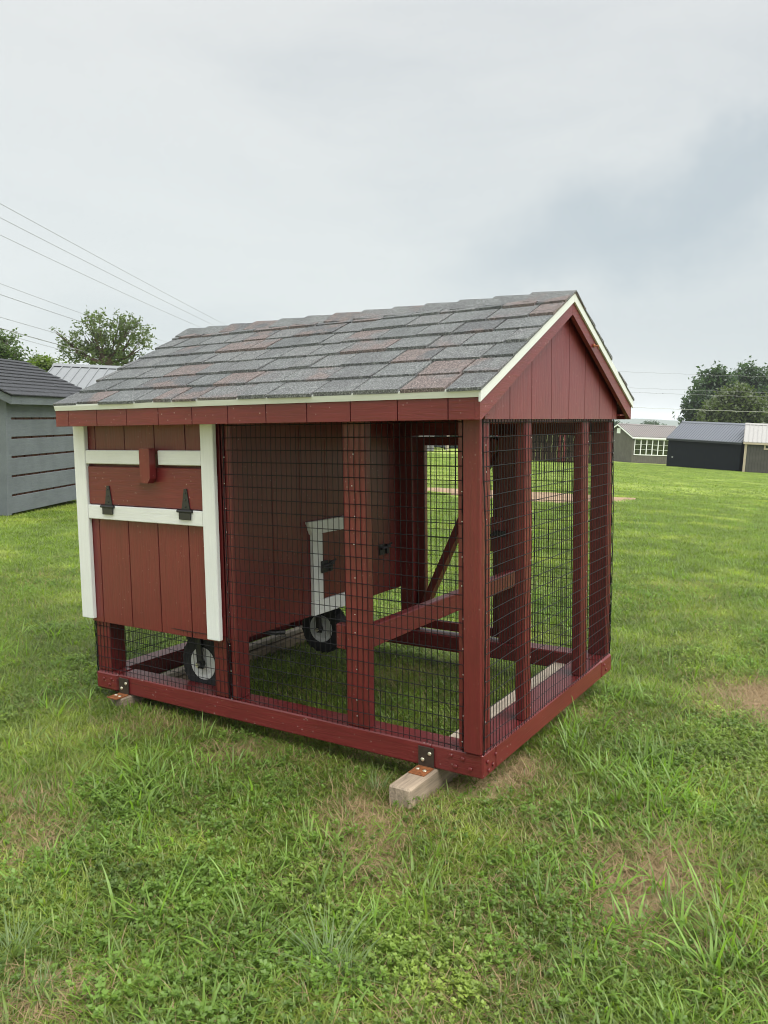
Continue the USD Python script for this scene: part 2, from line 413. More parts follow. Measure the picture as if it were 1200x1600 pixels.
rs = np.concatenate([[0.02], np.geomspace(.25, 60, 230), np.geomspace(64, 4200, 40)])
ths = np.linspace(-np.pi, np.pi, 361)
gm = grid_mesh(rs, ths, ground_z)
dry_v = dryness(gm.vertices[:, 0], gm.vertices[:, 1])
ground_m = usdkit.material(stage, LOOK + 'lawn_ground', {
    'g': ('geometry', {}), 'a': ('attribute', {'attribute': 'dry'}),
    'n1': ('noise_texture', {'scale': 1.1, 'detail': 6.0, 'roughness': .65}), 'n2': ('noise_texture', {'scale': 26.0, 'detail': 5.0, 'roughness': .7}), 'n3': ('noise_texture', {'scale': .16, 'detail': 4.0}),
    'soil': ('rgb_ramp', {'ramp': [(.3, (.19, .165, .08)), (.5, (.31, .26, .135)), (.7, (.46, .38, .22))]}),
    'lawn': ('rgb_ramp', {'ramp': [(.25, (.15, .20, .042)), (.5, (.215, .275, .06)), (.75, (.29, .34, .09))]}),
    'len': ('vector_math', {'math_type': 'length'}), 'far': ('map_range', {'from_min': 5.0, 'from_max': 14.0, 'to_min': .25, 'to_max': 1.0, 'clamp': True}),
    'mx': ('mix', {'mix_type': 'mix'}), 'dm': ('mix', {'mix_type': 'mix'}),
    'straw': ('rgb_ramp', {'ramp': [(.3, (.20, .135, .08)), (.5, (.38, .275, .17)), (.7, (.58, .46, .30))]}),
    'm3': ('map_range', {'from_min': .3, 'from_max': .7, 'to_min': .78, 'to_max': 1.2, 'clamp': True}), 'vs': ('vector_math', {'math_type': 'scale'}),
    'b': ('bump', {'strength': .7, 'distance': .02}), 'p': ('principled_bsdf', {'roughness': .95, 'specular_ior_level': .1}),
}, [('g.position', 'n1.vector'), ('g.position', 'n2.vector'), ('g.position', 'n3.vector'), ('n2.fac', 'soil.fac'), ('n2.fac', 'lawn.fac'), ('g.position', 'len.vector1'), ('len.value', 'far.value'), ('far.result', 'mx.fac'), ('soil.color', 'mx.color1'), ('lawn.color', 'mx.color2'),
    ('n2.fac', 'straw.fac'), ('a.fac', 'dm.fac'), ('mx.color', 'dm.color1'), ('straw.color', 'dm.color2'), ('n3.fac', 'm3.value'), ('dm.color', 'vs.vector1'), ('m3.result', 'vs.scale'), ('vs.vector', 'p.base_color'), ('n2.fac', 'b.height'), ('b.normal', 'p.normal')], surface='p.BSDF')
gp = obj('ground', gm, ground_m, None, True, 'sloping lawn reaching back to the sheds and trees', None, None, 'structure')
UsdGeom.PrimvarsAPI(gp).CreatePrimvar('dry', Sdf.ValueTypeNames.FloatArray, 'vertex').Set(Vt.FloatArray.FromNumpy(np.clip(dry_v, 0, 1).astype(np.float32)))

# bare soil strip, a sheet laid on the lawn
u = np.linspace(0, 1, 80); w = np.linspace(-1, 1, 15)
seg = u * (len(soil_line) - 1); i0 = np.minimum(seg.astype(int), len(soil_line) - 2); tt = seg - i0
C_ = soil_line[i0] * (1 - tt)[:, None] + soil_line[i0 + 1] * tt[:, None]; H_ = soil_half[i0] * (1 - tt) + soil_half[i0 + 1] * tt
D_ = np.gradient(C_, axis=0); D_ /= np.linalg.norm(D_, axis=1, keepdims=True); N_ = np.stack([-D_[:, 1], D_[:, 0]], 1)
jag = 1 + .35 * (meshkit.fbm(np.stack([u * 30, 0 * u, 0 * u], -1), 3, 3) - .5)
P_ = C_[:, None] + N_[:, None] * (H_ * jag)[:, None, None] * w[None, :, None]
Pz = ground_z(P_[..., 0], P_[..., 1]) + .035 - .05 * np.abs(w)[None] ** 4
V = np.concatenate([P_, Pz[..., None]], -1).reshape(-1, 3)
i = (np.arange(79)[:, None] * 15 + np.arange(14)[None]).ravel()
sm = trimesh.Trimesh(V, np.concatenate([np.stack([i, i + 1, i + 15], 1), np.stack([i + 1, i + 16, i + 15], 1)]), process=False)
if sm.face_normals[:, 2].mean() < 0: sm.invert()
soil_m = simple('bare_soil', (.27, .19, .125), .95, 0, .1, .3, 5.0, .6, 14.0)
obj('bare_soil_path', sm, soil_m, None, True, 'strip of bare pinkish soil worn into the lawn behind the red coop', None, None, 'structure')

# far hills
def hill(D, seed, h0, h1, name, label):
    th = np.linspace(-1.3, 1.3, 220)
    base = -16.0
    prof = h0 + (h1 - h0) * meshkit.fbm(np.stack([th * 5, 0 * th, 0 * th], -1), 5, seed)
    rows = []
    for k, (dr, hh) in enumerate(((0, 0.0), (250, .55), (520, .92), (700, 1.0), (1000, .9), (1500, 0.0))):
        rr = D + dr
        rows.append(np.stack([rr * np.sin(th), rr * np.cos(th), base + (prof - base) * hh], -1))
    V = np.array(rows).reshape(-1, 3); n = len(th)
    i = (np.arange(5)[:, None] * n + np.arange(n - 1)[None]).ravel()
    m = trimesh.Trimesh(V, np.concatenate([np.stack([i, i + 1, i + n], 1), np.stack([i + 1, i + n + 1, i + n], 1)]), process=False)
    if m.face_normals[:, 2].mean() < 0: m.invert()
    obj(name, m, simple(name + '_woods', (.045, .07, .035), .95, 0, .1, .4, .02), None, True, label, None, None, 'structure')


hill(2100, 4, 6, 34, 'distant_hills', 'blue wooded ridge far away between the coop and the sheds')

# ---------------------------------------------------------------- the coop
A = np.array([[0.5292, -0.8465, -0.0585], [0.8483, 0.5293, 0.0156], [0.0177, -0.0579, 0.9982]])   # its own axes: x across the gable end, y along the eave
U_, _, Vt_ = np.linalg.svd(A); A = U_ @ Vt_
T0 = np.array([0.3954, 2.7899, 0.0547])
Mx = Gf.Matrix4d(*A[:, 0], 0, *A[:, 1], 0, *A[:, 2], 0, *T0, 1)
coop = thing('chicken_coop', 'red movable chicken coop with shingled gable roof, white-trimmed nest box and black wire run', 'chicken coop', matrix=Mx)
W, L = 1.51, 2.085


def to_coop(p): return (np.asarray(p) - T0) @ A


# base frame
base = obj('base_beam', cbox(-.004, .105, .2085, 1.93, 0, .089, .005), red_y, coop)
obj('base_beam', cbox(W - .10, W + .004, .15, 1.93, 0, .089, .006), red_y, coop)
obj('base_beam', cbox(.106, 1.352, -.004, .135, 0, .089, .006), red_x, coop)
obj('base_beam', cbox(.106, 1.40, L - .10, L + .004, 0, .089, .006), red_x, coop)
cm = []
obj('corner_block', cat(cbox(-.0045, .104, -.0045, .208, -.0005, .0895, .005)), red_y, coop)
obj('corner_block', cat(cbox(-.006, .104, 1.932, L + .006, -.002, .0905, .012)), red_y, coop)
obj('corner_block', cat(cbox(1.354, W + .006, -.006, .148, -.002, .0905, .010)), red_x, coop)
obj('corner_block', cat(cbox(1.402, W + .006, 1.932, L + .006, -.002, .0905, .010)), red_x, coop)


def dome_screw(c, axis, sgn, r=.0065, h=.004, n=10):
    s = trimesh.creation.icosphere(1, r); s.vertices[:, 2] *= h / r
    R_ = {0: rotm((0, 1, 0), 90), 1: rotm((1, 0, 0), 90), 2: np.eye(3)}[axis]
    return moved(s, R_, c)


for (y, z) in ((.045, .03), (.075, .062), (.105, .028), (.125, .065), (2.03, .055), (1.975, .06), (1.99, .03)):
    obj('bolt_head', dome_screw((-.008, y, z), 0, -1, .008), red_smooth, coop)
for (x, z) in ((.03, .055), (.075, .03), (.10, .06), (1.39, .06), (1.42, .03), (.04, .02)):
    obj('bolt_head', dome_screw((x, -.008, z), 1, -1, .008), red_smooth, coop)

# timber skids under the base, with steel angle brackets
for (y0, y1, x0) in ((.180, .270, -.205), (1.842, 1.925, -.060)):
    sk = obj('skid_timber', cbox(x0, 1.62, y0, y1, -.105, -.002, .006), wood_m, coop)
    yc_ = y0 + (y1 - y0) * .5
    br = obj('angle_bracket', cat(cbox(-.012, -.0075, yc_ - .033, yc_ + .033, .002, .078, .001)), plate_m, coop)
    obj('foot_plate', cbox(-.085, -.012, yc_ - .033, yc_ + .033, -.002, .0035, .001), rust_m, br)
    for (dy, z) in ((-.016, .055), (.014, .028)):
        obj('screw_head', dome_screw((-.0125, yc_ + dy, z), 0, -1, .008, .005), screw_m, br)
    for (dx, dy) in ((-.05, -.016), (-.045, .016)):
        obj('screw_head', dome_screw((dx, yc_ + dy, .0045), 2, 1, .008, .004), screw_m, br)
# pale board lying beside the sill inside the run, over the front skid
obj('pale_board', cbox(.11, 1.50, .20, .262, .003, .030, .004), wood_old, coop)
obj('pale_board', cbox(.11, 1.40, 1.862, 1.915, .003, .028, .004), wood_old, coop)

# posts
TOP = 1.285
obj('post', cbox(.004, .075, .004, .097, .0905, TOP, .004), red_z, coop)
obj('corner_trim', cbox(-.014, .0, .0, .068, .0915, 1.30, .003), red_z, coop)
obj('post', cbox(.004, .044, .483, .590, .0895, TOP, .004), red_z, coop)
obj('post', cbox(.004, .088, 1.165, 1.197, .0895, TOP, .004), red_z, coop)
obj('post', cbox(.004, .060, 1.222, 1.300, .0895, .36, .004), red_z, coop)
obj('post', cbox(.004, .095, 1.985, 2.081, .0915, .36, .004), red_z, coop)
obj('post', cbox(.386, .459, .004, .041, .0895, TOP, .004), red_z, coop)
obj('post', cbox(1.057, 1.146, .004, .046, .0895, TOP, .004), red_z, coop)
obj('post', cbox(1.445, W - .004, .004, .094, .0915, TOP, .004), red_z, coop)
obj('post', cbox(1.425, W - .004, 1.112, 1.197, .0895, TOP, .004), red_z, coop)
obj('post', cbox(1.425, 1.470, .484, .586, .0895, TOP, .004), red_z, coop)
obj('post', cbox(1.425, W - .004, 1.985, 2.081, .0915, .36, .004), red_z, coop)
obj('header', cbox(.006, .044, .10, 1.195, 1.315, 1.445, .003), red_y, coop)
obj('header', cbox(1.425, W - .006, .098, 1.195, 1.205, 1.44, .003), red_y, coop)
obj('header', cbox(.08, 1.44, .006, .040, 1.265, TOP + .02, .003), red_x, coop)
obj('perch', cbox(.046, 1.424, .486, .530, .405, .492, .004), red_x, coop)
obj('perch_block', cbox(.010, .046, .594, .640, .39, .49, .004), red_x, coop)

# door of the run on the far side: stiles, brace, latch
dr = obj('run_door', cat(cbox(1.474, W - .002, .594, .640, .10, 1.20, .003), cbox(1.474, W - .002, 1.062, 1.108, .10, 1.20, .003), cbox(1.4745, W - .0025, .641, 1.061, .101, .150, .003), cbox(1.4745, W - .0025, .641, 1.061, 1.15, 1.199, .003)), red_z, coop)
obj('brace', beam((1.452, 1.085, .165), (1.452, .600, 1.185), .04, .062, (1, 0, 0)), red_z, dr)
tb = obj('turn_button', cbox(1.405, 1.424, .560, .625, .586, .772, .004), red_z, coop)
obj('latch_bar', cat(beam((1.398, .690, .655), (1.398, .585, .685), .012, .026, (1, 0, 0), .002), cbox(1.392, 1.404, .53, .60, .672, .702, .002)), black_m, tb)

# nest box: body walls with grooved boards
Z0 = .338
SL = .475                   # roof pitch
EX = .115                   # eave overhang
ZE = 1.376                  # deck line at the eave
FZ = 1.354                  # top of the fascia
RIDGE = W / 2


def roof_z(x, off=0.0): return ZE + SL * (min(x, W - x) + EX) + off


def boards(parent, axis, plane0, plane1, lo, hi, grooves, z0, ztop, mat, name='siding_board', gap=.0046):
    """upright boards between the grooves; axis is the direction they are set out along; ztop(a) gives the top"""
    edges = [lo] + [g for g in sorted(grooves) if lo + .01 < g < hi - .01] + [hi]
    for a, b in zip(edges[:-1], edges[1:]):
        a_ = a + (gap / 2 if a != lo else 0); b_ = b - (gap / 2 if b != hi else 0)
        if axis == 1:
            m = cbox(plane0, plane1, a_, b_, z0, min(ztop(a_), ztop(b_)), .0014)
        else:
            za, zb = ztop(a_), ztop(b_)
            poly = [(a_, z0), (b_, z0), (b_, zb), (a_, za)]
            if a_ < RIDGE < b_: poly = [(a_, z0), (b_, z0), (b_, zb), (RIDGE, ztop(RIDGE)), (a_, za)]
            m = prism(poly, 1, plane0, plane1)
        obj(name, m, mat, parent)


flat = lambda z: (lambda a: z)
# wall facing the run
wf = obj('inner_wall', cbox(.004, W - .004, 1.2075, 1.215, Z0, 1.29, .001), red_z, coop)
boards(wf, 0, 1.199, 1.2072, .004, W - .004, [.105 + .203 * k for k in range(8)], Z0, lambda a: roof_z(a, -.05), red_z)
# eave-side wall of the nest box (the face with the white trim)
ws = obj('nest_box_wall', cat(cbox(.001, .008, 1.222, 2.083, Z0 + .002, 1.30, .001)), red_z, coop)
grooves_s = [1.412, 1.604, 1.800, 2.004]
boards(ws, 1, -.010, .0008, 1.236, 2.085, grooves_s, Z0, flat(.858), red_z)
boards(ws, 1, -.010, .0008, 1.236, 2.085, grooves_s, 1.150, flat(1.30), red_z)
# rear and far walls, floor
obj('rear_wall', cat(prism([(.004, Z0), (W - .004, Z0), (W - .004, roof_z(W, -.05)), (RIDGE, roof_z(RIDGE, -.05)), (.004, roof_z(0, -.05))], 1, 2.070, 2.083)), red_z, coop)
obj('far_wall', cbox(W - .012, W - .001, 1.20, 2.069, Z0, 1.33, .002), red_z, coop)
obj('nest_box_floor', cbox(.01, W - .014, 1.216, 2.069, Z0 + .004, Z0 + .02, .002), dark_wood, coop)
XT0, XT1 = -.034, -.0105
obj('white_trim', cbox(XT0, XT1, 2.053, 2.134, .354, 1.30, .003), white_p, coop)
obj('white_trim', cbox(XT0, XT1, 1.226, 1.300, .350, 1.30, .003), white_p, coop)
obj('white_trim', cbox(XT0 + .003, XT1, 1.3005, 1.564, 1.104, 1.168, .003), white_py, coop)
obj('white_trim', cbox(XT0 + .003, XT1, 1.650, 2.0525, 1.104, 1.168, .003), white_py, coop)
obj('white_trim', cbox(XT0 + .003, XT1, 1.3005, 2.0525, .843, .909, .003), white_py, coop)
egg = obj('nest_door', cbox(-.024, -.008, 1.303, 2.050, .912, 1.092, .004), red_y, coop)
for y in (1.908, 1.404):
    pl = prism([(y - .026, .905), (y + .026, .905), (y + .008, 1.002), (y - .008, 1.002)], 0, -.029, -.0243)
    hb = obj('strap_hinge', cat(pl, cbox(-.040, -.0345, y - .038, y + .034, .868, .900, .002), tube([(-.036, y - .046, .905), (-.036, y + .044, .905)], .007, 8)), black_m, egg)
    for z in (.925, .955, .985): obj('screw_head', dome_screw((-.0305, y, z), 0, -1, .004, .002), black_m, hb)
lat = prism([(1.574, 1.046), (1.590, 1.024), (1.622, 1.024), (1.638, 1.046), (1.638, 1.178), (1.574, 1.178)], 0, -.070, -.0345)
ltc = obj('turn_latch', lat, red_smooth, coop)
obj('latch_stop', prism([(1.640, 1.022), (1.700, 1.022), (1.640, 1.062)], 0, -.043, -.0245), red_smooth, egg)

# white framed pop door on the inner wall
pd = obj('pop_door', cbox(.664, 1.004, 1.1845, 1.1985, .412, .742, .003), red_z, coop)
YF0, YF1 = 1.178, 1.1985
for m in (prism([(.545, .806), (.574, .742), (1.088, .742), (1.088, .806)], 1, YF0, YF1),):
    obj('door_frame', m, white_py, pd)
obj('door_frame', cbox(.578, .660, YF0 + .002, YF1, .4105, .7415, .003), white_p, pd)
obj('door_frame', cbox(1.008, 1.090, YF0 + .002, YF1, .4105, .7415, .003), white_p, pd)
obj('door_frame', cbox(.575, 1.093, YF0, YF1, .340, .410, .003), white_py, pd)
for z in (.70, .452):
    obj('strap_hinge', prism([(1.0, z + .022), (1.0, z - .022), (.85, z - .006), (.85, z + .006)], 1, 1.179, 1.184), black_m, pd)


def slide_bolt(parent, x, y, z):
    obj('slide_bolt', cat(cbox(x - .035, x + .020, y - .006, y, z - .030, z + .030, .002), tube([(x - .03, y - .014, z + .006), (x + .055, y - .014, z + .010)], .007, 8),
                          tube([(x + .03, y - .016, z + .012), (x + .048, y - .034, z + .034)], .006, 8), cbox(x + .026, x + .048, y - .016, y, z - .028, z + .026, .003)), black_m, parent)


slide_bolt(pd, .672, 1.178, .574)
slide_bolt(coop, 1.235, 1.198, .582)

# wheels under the nest box
def wheel(xc, yc_, zc_, side):
    prof = [(.076, -.038), (.118, -.044), (.133, -.036), (.138, -.014), (.138, .014), (.133, .036), (.118, .044), (.076, .038)]
    n = 36; th = np.arange(n) / n * 2 * np.pi
    V = np.array([[(h, r * np.cos(t), r * np.sin(t)) for t in th] for r, h in prof]).reshape(-1, 3); k = len(prof)
    f = []
    for a in range(k):
        b = (a + 1) % k
        for i_ in range(n):
            j_ = (i_ + 1) % n
            f += [(a * n + i_, b * n + i_, a * n + j_), (a * n + j_, b * n + i_, b * n + j_)]
    ty = trimesh.Trimesh(V, f, process=False); trimesh.repair.fix_normals(ty)
    lugs = [moved(cbox(-.034, .034, -.005, .005, .1345, .1395, .001), rotm((1, 0, 0), 360 / 22 * q), (0, 0, 0)) for q in range(22)]
    wh = obj('wheel', moved(cat(ty, lugs), None, (xc, yc_, zc_)), rubber_m, coop, 40)
    dish = []
    pr = [(0.0, -.034), (.024, -.038), (.030, -.033), (.056, -.032), (.064, -.039), (.076, -.040), (.079, .033), (0, .033)]
    V = np.array([[(h, r * np.cos(t), r * np.sin(t)) for t in th] for r, h in pr]).reshape(-1, 3); f = []
    for a in range(len(pr) - 1):
        for i_ in range(n):
            j_ = (i_ + 1) % n
            f += [(a * n + i_, (a + 1) * n + i_, a * n + j_), (a * n + j_, (a + 1) * n + i_, (a + 1) * n + j_)]
    d_ = trimesh.Trimesh(V, f, process=False)
    ribs = [moved(cbox(-.0345, -.028, -.003, .003, .030, .062, .001), rotm((1, 0, 0), 60 * q + 20), (0, 0, 0)) for q in range(6)]
    obj('rim', moved(cat(d_, ribs), None, (xc, yc_, zc_)), hub_m, wh, 40)
    arm = cat(beam((xc - .055, yc_, zc_ - .02), (xc - .055, yc_ + .012, Z0 + .004), .010, .036, (0, 1, 0), .002), disc((xc - .040, yc_, zc_), 0, .013, .05, 12), disc((xc - .064, yc_, zc_), 0, .017, .014, 6))
    obj('wheel_arm', arm, black_m, wh)
    obj('axle_nut', disc((xc - .074, yc_, zc_), 0, .010, .01, 6), screw_m, wh)


wheel(.150, 1.475, .180, -1)
wheel(1.06, 1.475, .145, -1)
obj('axle_bar', cbox(.20, 1.30, 1.65, 1.675, .245, .275, .003), black_m, coop)
obj('jack_handle', tube([(.28, 1.34, .345), (.30, 1.30, .315), (.36, 1.27, .295), (.43, 1.25, .285)], .012, 8), black_m, coop)

# roof
YN, YR = -.050, 2.122            # gable overhangs
XE = -EX
# decks
def slope_sheet(side, y0, y1, x_lo, x_hi, t0, t1):
    """slab on the slope between horizontal distances x_lo and x_hi from the wall line; t0, t1 = height above the deck line"""
    poly = [(x_lo, ZE + SL * (x_lo + EX) + t0), (x_hi, ZE + SL * (x_hi + EX) + t0), (x_hi, ZE + SL * (x_hi + EX) + t1), (x_lo, ZE + SL * (x_lo + EX) + t1)]
    if side: poly = [(W - x, z) for x, z in poly]
    return prism(poly, 1, y0, y1)


deck = obj('roof', cat(slope_sheet(0, YN + .022, YR - .004, XE + .016, RIDGE, -.014, .004), slope_sheet(1, YN + .022, YR - .004, XE + .016, RIDGE, -.014, .004)), dark_wood, coop)
cs = math.sqrt(1 + SL * SL)
ROWS = 7
run = RIDGE + EX + .018
row_w = run / ROWS
r2 = np.random.default_rng(11)
for side in (0, 1):
    for k in range(ROWS):
        x_lo = XE - .018 + k * row_w; x_hi = min(x_lo + row_w * 1.10, RIDGE)
        y = YN - .012 - r2.uniform(0, .2)
        tabs = []
        while y < YR + .012:
            wd = r2.choice([.12, .155, .185, .22], p=[.2, .3, .3, .2]) * r2.uniform(.92, 1.08)
            a, b = max(y + .0044, YN - .012), min(y + wd - .0044, YR + .012)
            y += wd
            if b - a < .03: continue
            j = r2.uniform(-.004, .003); th = .0055 + r2.uniform(0, .0055)
            # sawn lower edge is thick, the head tapers under the next course
            zl = lambda x: ZE + SL * (x + EX)
            sag = [0, 0]
            bx = []
            for (yy, dz) in ((a, r2.uniform(-.001, .002)), (b, r2.uniform(-.001, .002))):
                xl = x_lo + j + r2.uniform(-.0015, .0015)
                bx += [(xl, yy, zl(xl) + .006 + dz), (xl - .0015, yy, zl(xl) + .006 + th + .004 + dz), (x_hi, yy, zl(x_hi) + .006 + th * .4), (x_hi, yy, zl(x_hi) + .0045)]
            V = np.array(bx); 
            f = [(0, 1, 2), (0, 2, 3), (4, 6, 5), (4, 7, 6), (0, 4, 5), (0, 5, 1), (1, 5, 6), (1, 6, 2), (2, 6, 7), (2, 7, 3), (3, 7, 4), (3, 4, 0)]
            if side: V[:, 0] = W - V[:, 0]
            m = trimesh.Trimesh(V, f, process=False)
            c_ = V.mean(0); N = m.face_normals; fa = np.array(f); fl = ((V[fa].mean(1) - c_) * N).sum(1) < 0; fa[fl] = fa[fl][:, ::-1]
            tabs.append(trimesh.Trimesh(V, fa, process=False))
        for m in tabs: obj('shingle', m, shingle_m, deck)
# ridge caps, folded over the ridge and overlapping
zr = ZE + SL * (RIDGE + EX)
n_cap = 13
for k in range(n_cap):
    y0 = YN - .014 + (YR - YN + .028) / n_cap * k; y1 = y0 + (YR - YN + .028) / n_cap * 1.12
    if k == n_cap - 1: y1 = YR + .014
    lift0, lift1 = .026, .016
    hw = .105
    V = []
    for (yy, lf) in ((y0, lift1), (y1, lift0)):
        for dx in (-hw, -hw * .2, 0, hw * .2, hw):
            z = zr - SL * abs(dx) * (1.0 if abs(dx) > .05 else .8) + lf - (.004 if abs(dx) > .05 else .002)
            V.append((RIDGE + dx, yy, z))
    V = np.array(V); Vb = V.copy(); Vb[:, 2] -= .006
    f = []
    for q in range(4): f += [(q, q + 1, 5 + q), (q + 1, 6 + q, 5 + q)]
    f = np.array(f); n = len(V)
    fb = f[:, ::-1] + n
    e = [(0, 1), (1, 2), (2, 3), (3, 4), (4, 9), (9, 8), (8, 7), (7, 6), (6, 5), (5, 0)]
    fe = []
    for (a, b) in e: fe += [(a, b, b + n), (a, b + n, a + n)]
    m = trimesh.Trimesh(np.vstack([V, Vb]), np.vstack([f, fb, fe]), process=False); trimesh.repair.fix_normals(m)
    obj('ridge_cap', m, shingle_m, deck)

# eave fascia with grooves
fb_ = obj('eave_fascia', cbox(XE + .004, XE + .014, YN + .020, YR - .003, 1.284, FZ - .002, .001), red_y, coop)
gro = [.068 + .1975 * k for k in range(11)]
ed = [YN + .016] + gro + [YR]
for a, b in zip(ed[:-1], ed[1:]):
    obj('fascia_board', cbox(XE - .006, XE + .0035, a + .0017, b - .0017, 1.279, FZ, .0012), red_y, fb_)
obj('eave_fascia', cbox(W + EX - .014, W + EX + .006, YN + .020, YR - .003, 1.279, FZ, .003), red_y, coop)
# drip edges along eaves and rakes
for side in (0, 1):
    poly = [(XE - .0065, FZ - .002), (XE - .0115, FZ - .002), (XE - .0165, ZE - .005), (XE - .0165, ZE + .0015), (XE + .05, ZE + .05 * SL + .0045), (XE + .05, ZE + .05 * SL - .012), (XE - .0065, ZE - .02)]
    if side: poly = [(W - x, z) for x, z in poly]
    obj('drip_edge', prism(poly, 1, YN - .007, YR + .008), drip_m, coop)


def rake(side, y0, y1, z_lo, z_hi, x_start, mat, name, parent):
    """board along the rake: between plumb offsets z_lo and z_hi from the deck line"""
    f_ = lambda x: ZE + SL * (x + EX)
    xs = x_start
    poly = [(xs, f_(xs) + z_lo), (RIDGE - .0008, f_(RIDGE) + z_lo), (RIDGE - .0008, f_(RIDGE) + z_hi), (xs, f_(xs) + z_hi)]
    if name == 'rake_board':
        poly = [(xs, 1.279), (xs + .012, 1.279), (RIDGE - .0008, f_(RIDGE) + z_lo), (RIDGE - .0008, f_(RIDGE) + z_hi), (xs, f_(xs) + z_hi)]
    if side: poly = [(W - x, z) for x, z in poly]
    return obj(name, prism(poly, 1, y0, y1), mat, parent)


red_rake = paint('red_paint_rake_grain', RED, 0, .36, .55, .4)
for side in (0, 1):
    rake(side, YN, YN + .018, -.082, -.002, XE - .006, red_rake, 'rake_board', coop)
    rake(side, YN - .008, YN - .0005, -.031, .0045, XE - .0175, drip_m, 'rake_drip_edge', coop)
    rake(side, YR - .003, YR + .012, -.082, -.002, XE - .006, red_rake, 'rake_board', coop)
    # soffit strip between rake board and gable panel
    obj('soffit', slope_sheet(side, YN + .019, -.012, XE + .016, RIDGE - .001, -.030, -.015), red_y, coop)
    obj('eave_soffit', cbox(*((XE + .015, -.002) if not side else (W + .002, W + EX - .015)), YN + .02, YR - .02, 1.296, 1.304, .001), red_y, coop)
obj('hook', cat(dome_screw((1.02, YN - .004, 1.60), 1, -1, .009, .006), tube([(1.02, YN - .008, 1.60), (1.028, YN - .02, 1.598), (1.03, YN - .02, 1.585)], .004, 6)), rust_m, coop)
# gable panel
gw = obj('gable_wall', prism([(.01, 1.285), (W - .01, 1.285), (W - .01, roof_z(0, -.032)), (RIDGE, roof_z(RIDGE, -.032)), (.01, roof_z(0, -.032))], 1, -.0035, .003), red_z, coop)
boards(gw, 0, -.0125, -.0037, -.002, W + .002, [.205 + .206 * k for k in range(7)], 1.281, lambda a: roof_z(a, -.033), red_z)
obj('gable_wall', prism([(.01, 1.285), (W - .01, 1.285), (W - .01, roof_z(0, -.032)), (RIDGE, roof_z(RIDGE, -.032)), (.01, roof_z(0, -.032))], 1, 2.0835, 2.09), red_z, coop)


# wire mesh: upright wires an inch apart, cross wires two inches apart
def wire_panel(origin, du, dv, wu, hv, seed, su=.0254, sv=.0508, r=.00155, bulge=.008, edge=True):
    """du = unit vector across, dv = up, normal = du x dv"""
    o, du, dv = map(lambda q: np.array(q, float), (origin, du, dv)); nn = np.cross(du, dv)
    rg = np.random.default_rng(seed)
    def pt(a, b, off):
        a, b = np.broadcast_arrays(np.asarray(a, float), np.asarray(b, float))
        q = np.stack([a * 3.1 + seed, b * 2.7, 0 * a], -1)
        w_ = (meshkit.noise(q, seed) - .5) * 2 * bulge
        w2 = (meshkit.noise(np.stack([a * 9, b * 9, 0 * a + 4], -1), seed + 3) - .5) * .006
        return o + a[..., None] * du + b[..., None] * dv + (w_ + off)[..., None] * nn + w2[..., None] * du * .6
    ms = []
    nu = int(wu / su); u0 = (wu - nu * su) / 2
    bs = np.linspace(0, hv, max(3, int(hv / .10) + 1))
    for k in range(nu + 1):
        a = u0 + k * su + rg.normal(0, .0008)
        ms.append(tube(pt(a, bs, 0.0), r, 4, False))
    nv = int(hv / sv)
    as_ = np.linspace(0, wu, max(3, int(wu / .08) + 1))
    for k in range(nv + 1):
        ms.append(tube(pt(as_, k * sv + (hv - nv * sv) / 2, r * 1.7), r, 4, False))
    if edge:
        for a in (u0 - .004, wu - u0 + .004):
            bb = np.linspace(0, hv, max(8, int(hv / .025)))
            wv = .0025 * np.sin(bb / sv * np.pi * 1.0)
            ms.append(tube(pt(a + wv, bb, .0), r * 1.25, 4, False))
    return cat(ms)


def staples(origin, du, dv, positions):
    return cat([moved(cbox(-.0024, .0024, -.0018, .0018, -.0012, .0008, .0004), np.stack([np.array(du, float), np.array(dv, float), np.cross(du, dv)], 1), np.array(origin) + np.array(du, float) * a + np.array(dv, float) * b) for a, b in positions])


staple_m = simple('zinc_staple', (.5, .5, .5), .4, .8)
wp = obj('wire_mesh', wire_panel((-.003, 1.200, .088), (0, -1, 0), (0, 0, 1), 1.130, 1.20, 1), wire_m, coop)
pos = []
for z in np.arange(.03, 1.2, .115):
    pos += [(1.125 + r2.normal(0, .002), z + r2.normal(0, .015)), (.662 + r2.normal(0, .004), z + r2.normal(0, .02)), (.008 + r2.normal(0, .002), z + r2.normal(0, .02))]
obj('staples', staples((-.006, 1.200, .088), (0, -1, 0), (0, 0, 1), pos), staple_m, wp, kind='stuff')
obj('wire_mesh', wire_panel((-.003, 2.083, .060), (0, -1, 0), (0, 0, 1), .876, .305, 2), wire_m, coop)
wg = obj('wire_mesh', wire_panel((.004, -.003, .088), (1, 0, 0), (0, 0, 1), 1.505, 1.195, 3), wire_m, coop)
pos = []
for z in np.arange(.03, 1.18, .12):
    for x in (.012, .425, 1.10, 1.49): pos.append((x + r2.normal(0, .004), z + r2.normal(0, .02)))
obj('staples', staples((.004, -.006, .088), (1, 0, 0), (0, 0, 1), pos), staple_m, wg, kind='stuff')
obj('wire_mesh', wire_panel((W + .003, .006, .088), (0, 1, 0), (0, 0, 1), .586, 1.195, 4), wire_m, coop)
obj('wire_mesh', wire_panel((W + .003, .60, .10), (0, 1, 0), (0, 0, 1), .505, 1.10, 5), wire_m, coop)
obj('wire_mesh', wire_panel((W + .003, 1.112, .060), (0, 1, 0), (0, 0, 1), .97, .285, 6), wire_m, coop)
obj('wire_mesh', wire_panel((W - .004, L + .003, .060), (-1, 0, 0), (0, 0, 1), W - .008, .285, 7), wire_m, coop)

